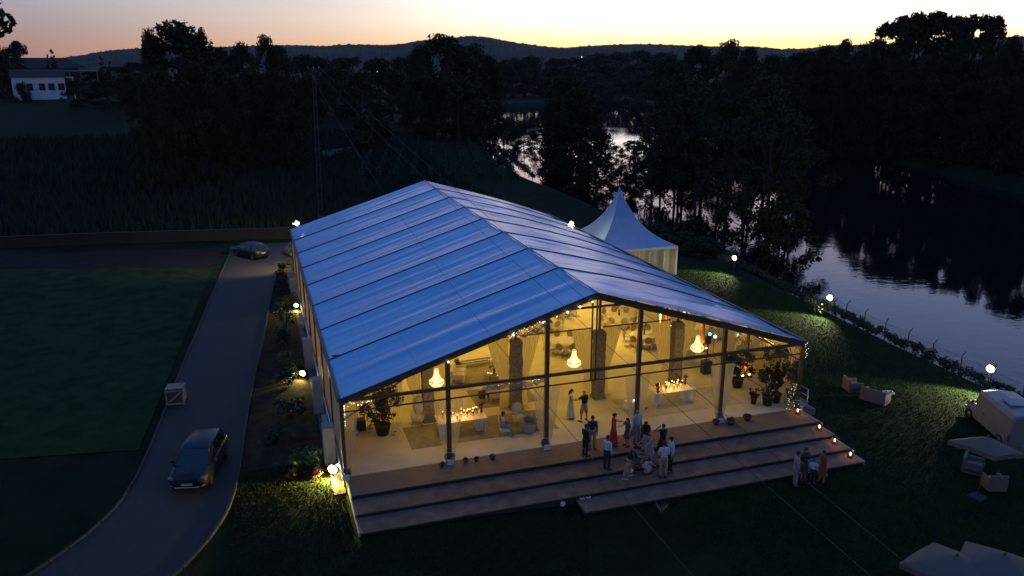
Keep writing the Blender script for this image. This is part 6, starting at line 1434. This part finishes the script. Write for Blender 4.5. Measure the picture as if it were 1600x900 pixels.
person('woman in a long white dress talking to the man in black inside the tent', 12.45, 2.75, 0, 60, 1.68, WHITE, dress=.14, hairlen='long', hair=(.05, .025, .012), ra=FOLD(-1), sleeves='none')
person('man in a black shirt and grey shorts seen from behind inside the tent', 13.0, 2.2, 0, 200, 1.78, BLACK, (.24, .23, .25), style='shorts', bald=True, skin='tan', la=SIDE(1), ra=DOWN(-1), legs_=(((-.16, 0, -1), (-.05, .1, -1)), ((.18, -.05, -1), (.1, .1, -1))))
person('person in a dark jacket and khaki trousers at the left of the crowd', 12.15, -.85, 0, -20, 1.74, NAVY, KHAKI, sleeves='long', hairlen='long', hair=(.03, .018, .01))
person('person dressed all in black standing in front of the khaki trousers', 11.5, -1.5, 0, 110, 1.66, BLACK, BLACK, sleeves='long', la=FOLD(1), hair=(.015, .012, .01))
person('woman in a long red dress reaching out beside the child', 13.3, -.9, 0, 70, 1.72, (.42, .035, .022), dress=.16, hairlen='bun', hair=(.03, .015, .01), ra=DOWN(-1), la=REACH(1), sleeves='none')
person('girl in a short purple dress facing the woman in red', 13.95, -1.15, 0, -80, 1.50, (.12, .05, .10), dress=.55, hairlen='long', hair=(.03, .018, .012), skin='tan', sleeves='short', ra=REACH(-1))
person('big man in a pale blue shirt with his back to the pole in the crowd', 14.55, -1.0, 0, 10, 1.82, (.34, .36, .42), (.20, .19, .20), sleeves='long', bald=True, la=DOWN(1))
person('person in dark clothes crouching right behind the pale blue shirt', 15.2, -.75, 0, -30, 1.65, BLACK, BLACK, crouch=True, lean=.5, hairlen='long', la=REACH(1), ra=REACH(-1), sleeves='long')
person('man in a white shirt and dark trousers standing alone on the top step', 12.1, -2.75, -.2, 120, 1.76, WHITE, (.02, .02, .028), sleeves='long', hair=(.10, .03, .02), la=FOLD(1))
person('man in a black shirt and khaki trousers bending over on the steps', 12.85, -3.5, -.4, 80, 1.76, BLACK, KHAKI, lean=.45, la=REACH(1), ra=REACH(-1), shoes=(.4, .4, .4), legs_=(((-.1, .35, -1), (0, .25, -1)), ((.1, -.35, -1), (0, .12, -1))), hair=(.02, .012, .01))
person('woman in a pale skirt leaning forward in the middle of the crowd', 14.45, -2.6, -.2, -60, 1.66, (.30, .26, .26), dress=.45, lean=.4, hairlen='long', hair=(.03, .016, .01), la=REACH(1), ra=REACH(-1), sleeves='short', skin='light')
person('child in white crouching low in front of the crowd', 13.9, -3.3, -.4, 20, 1.35, WHITE, dress=.1, crouch=True, lean=.55, hairlen='long', hair=(.04, .02, .012), la=REACH(1), ra=REACH(-1))
person('person in grey squatting beside the crouching child in white', 13.55, -2.75, -.2, 40, 1.6, (.20, .19, .21), (.10, .09, .09), crouch=True, lean=.5, la=REACH(1), ra=REACH(-1), hair=(.03, .018, .012), sleeves='long')
person('man in white shirt and khaki trousers seen from behind at right of the crowd', 14.5, -3.95, -.4, 165, 1.84, WHITE, KHAKI, sleeves='long', la=FOLD(1), ra=FOLD(-1), hair=(.03, .02, .015))
person('man in a white shirt and black trousers half behind the khaki trousers', 15.1, -3.55, -.4, -100, 1.80, WHITE, BLACK, sleeves='long', ra=FOLD(-1), hair=(.02, .014, .01))
person('woman in black with one hand raised to her head behind the white shirts', 15.3, -2.35, -.2, -10, 1.70, BLACK, dress=.5, hairlen='bun', ra=((-.9, -.2, .1), (.8, -.1, .8)), sleeves='none', skin='tan')
person('man in a pale grey suit at the left of the small group on the lawn', 20.5, -5.95, gz(20.5, -5.95), 70, 1.80, (.24, .23, .19), (.24, .23, .19), sleeves='long', la=FOLD(1), group='guests on the lawn')
person('woman in a dark dress in the middle of the small group on the lawn', 21.25, -5.6, gz(21.25, -5.6), 0, 1.72, (.045, .04, .045), dress=.5, hairlen='long', hair=(.06, .03, .015), sleeves='long', la=FOLD(1), ra=FOLD(-1), group='guests on the lawn')
person('child in a white shirt held in front of the dark dress on the lawn', 21.45, -5.98, gz(21.45, -5.98), -30, 1.28, WHITE, (.03, .03, .04), sleeves='short', hair=(.10, .05, .02), la=REACH(1), group='guests on the lawn')
person('woman in an orange red dress at the right of the small group on the lawn', 21.95, -6.05, gz(21.95, -6.05), -70, 1.66, (.26, .05, .03), dress=.42, hairlen='long', hair=(.03, .015, .01), ra=FOLD(-1), sleeves='none', group='guests on the lawn')
person('guest in a white shirt seated in the open-arm chair inside the tent', 8.3, 1.9, .015, 70, 1.72, WHITE, (.26, .25, .22), sit=True, sleeves='short', skin='dark', la=FOLD(1), ra=((-.15, -.6, -.8), (0, -1, .1)), shoes=(.5, .45, .45))
# small bright bag among the crowd
t = thing('white_bag', 'crumpled white bag lying on the step in front of the crowd', 'bag', (13.15, -3.1, -.4)); mb = MB().ball((0, 0, .14), (.2, .16, .16), 9, 6); rg = random.Random(5); mb.v = [tuple(c+rg.uniform(-.025, .025) for c in p) for p in mb.v]; mb.build('bag_body', mat('bag_white', (.55, .54, .55), rough=.7), t); MB().tube([(-.08, 0, .28), (-.06, 0, .4), (.06, 0, .4), (.08, 0, .28)], .012, 5).build('bag_handle', mat('bag_white', ()), t)
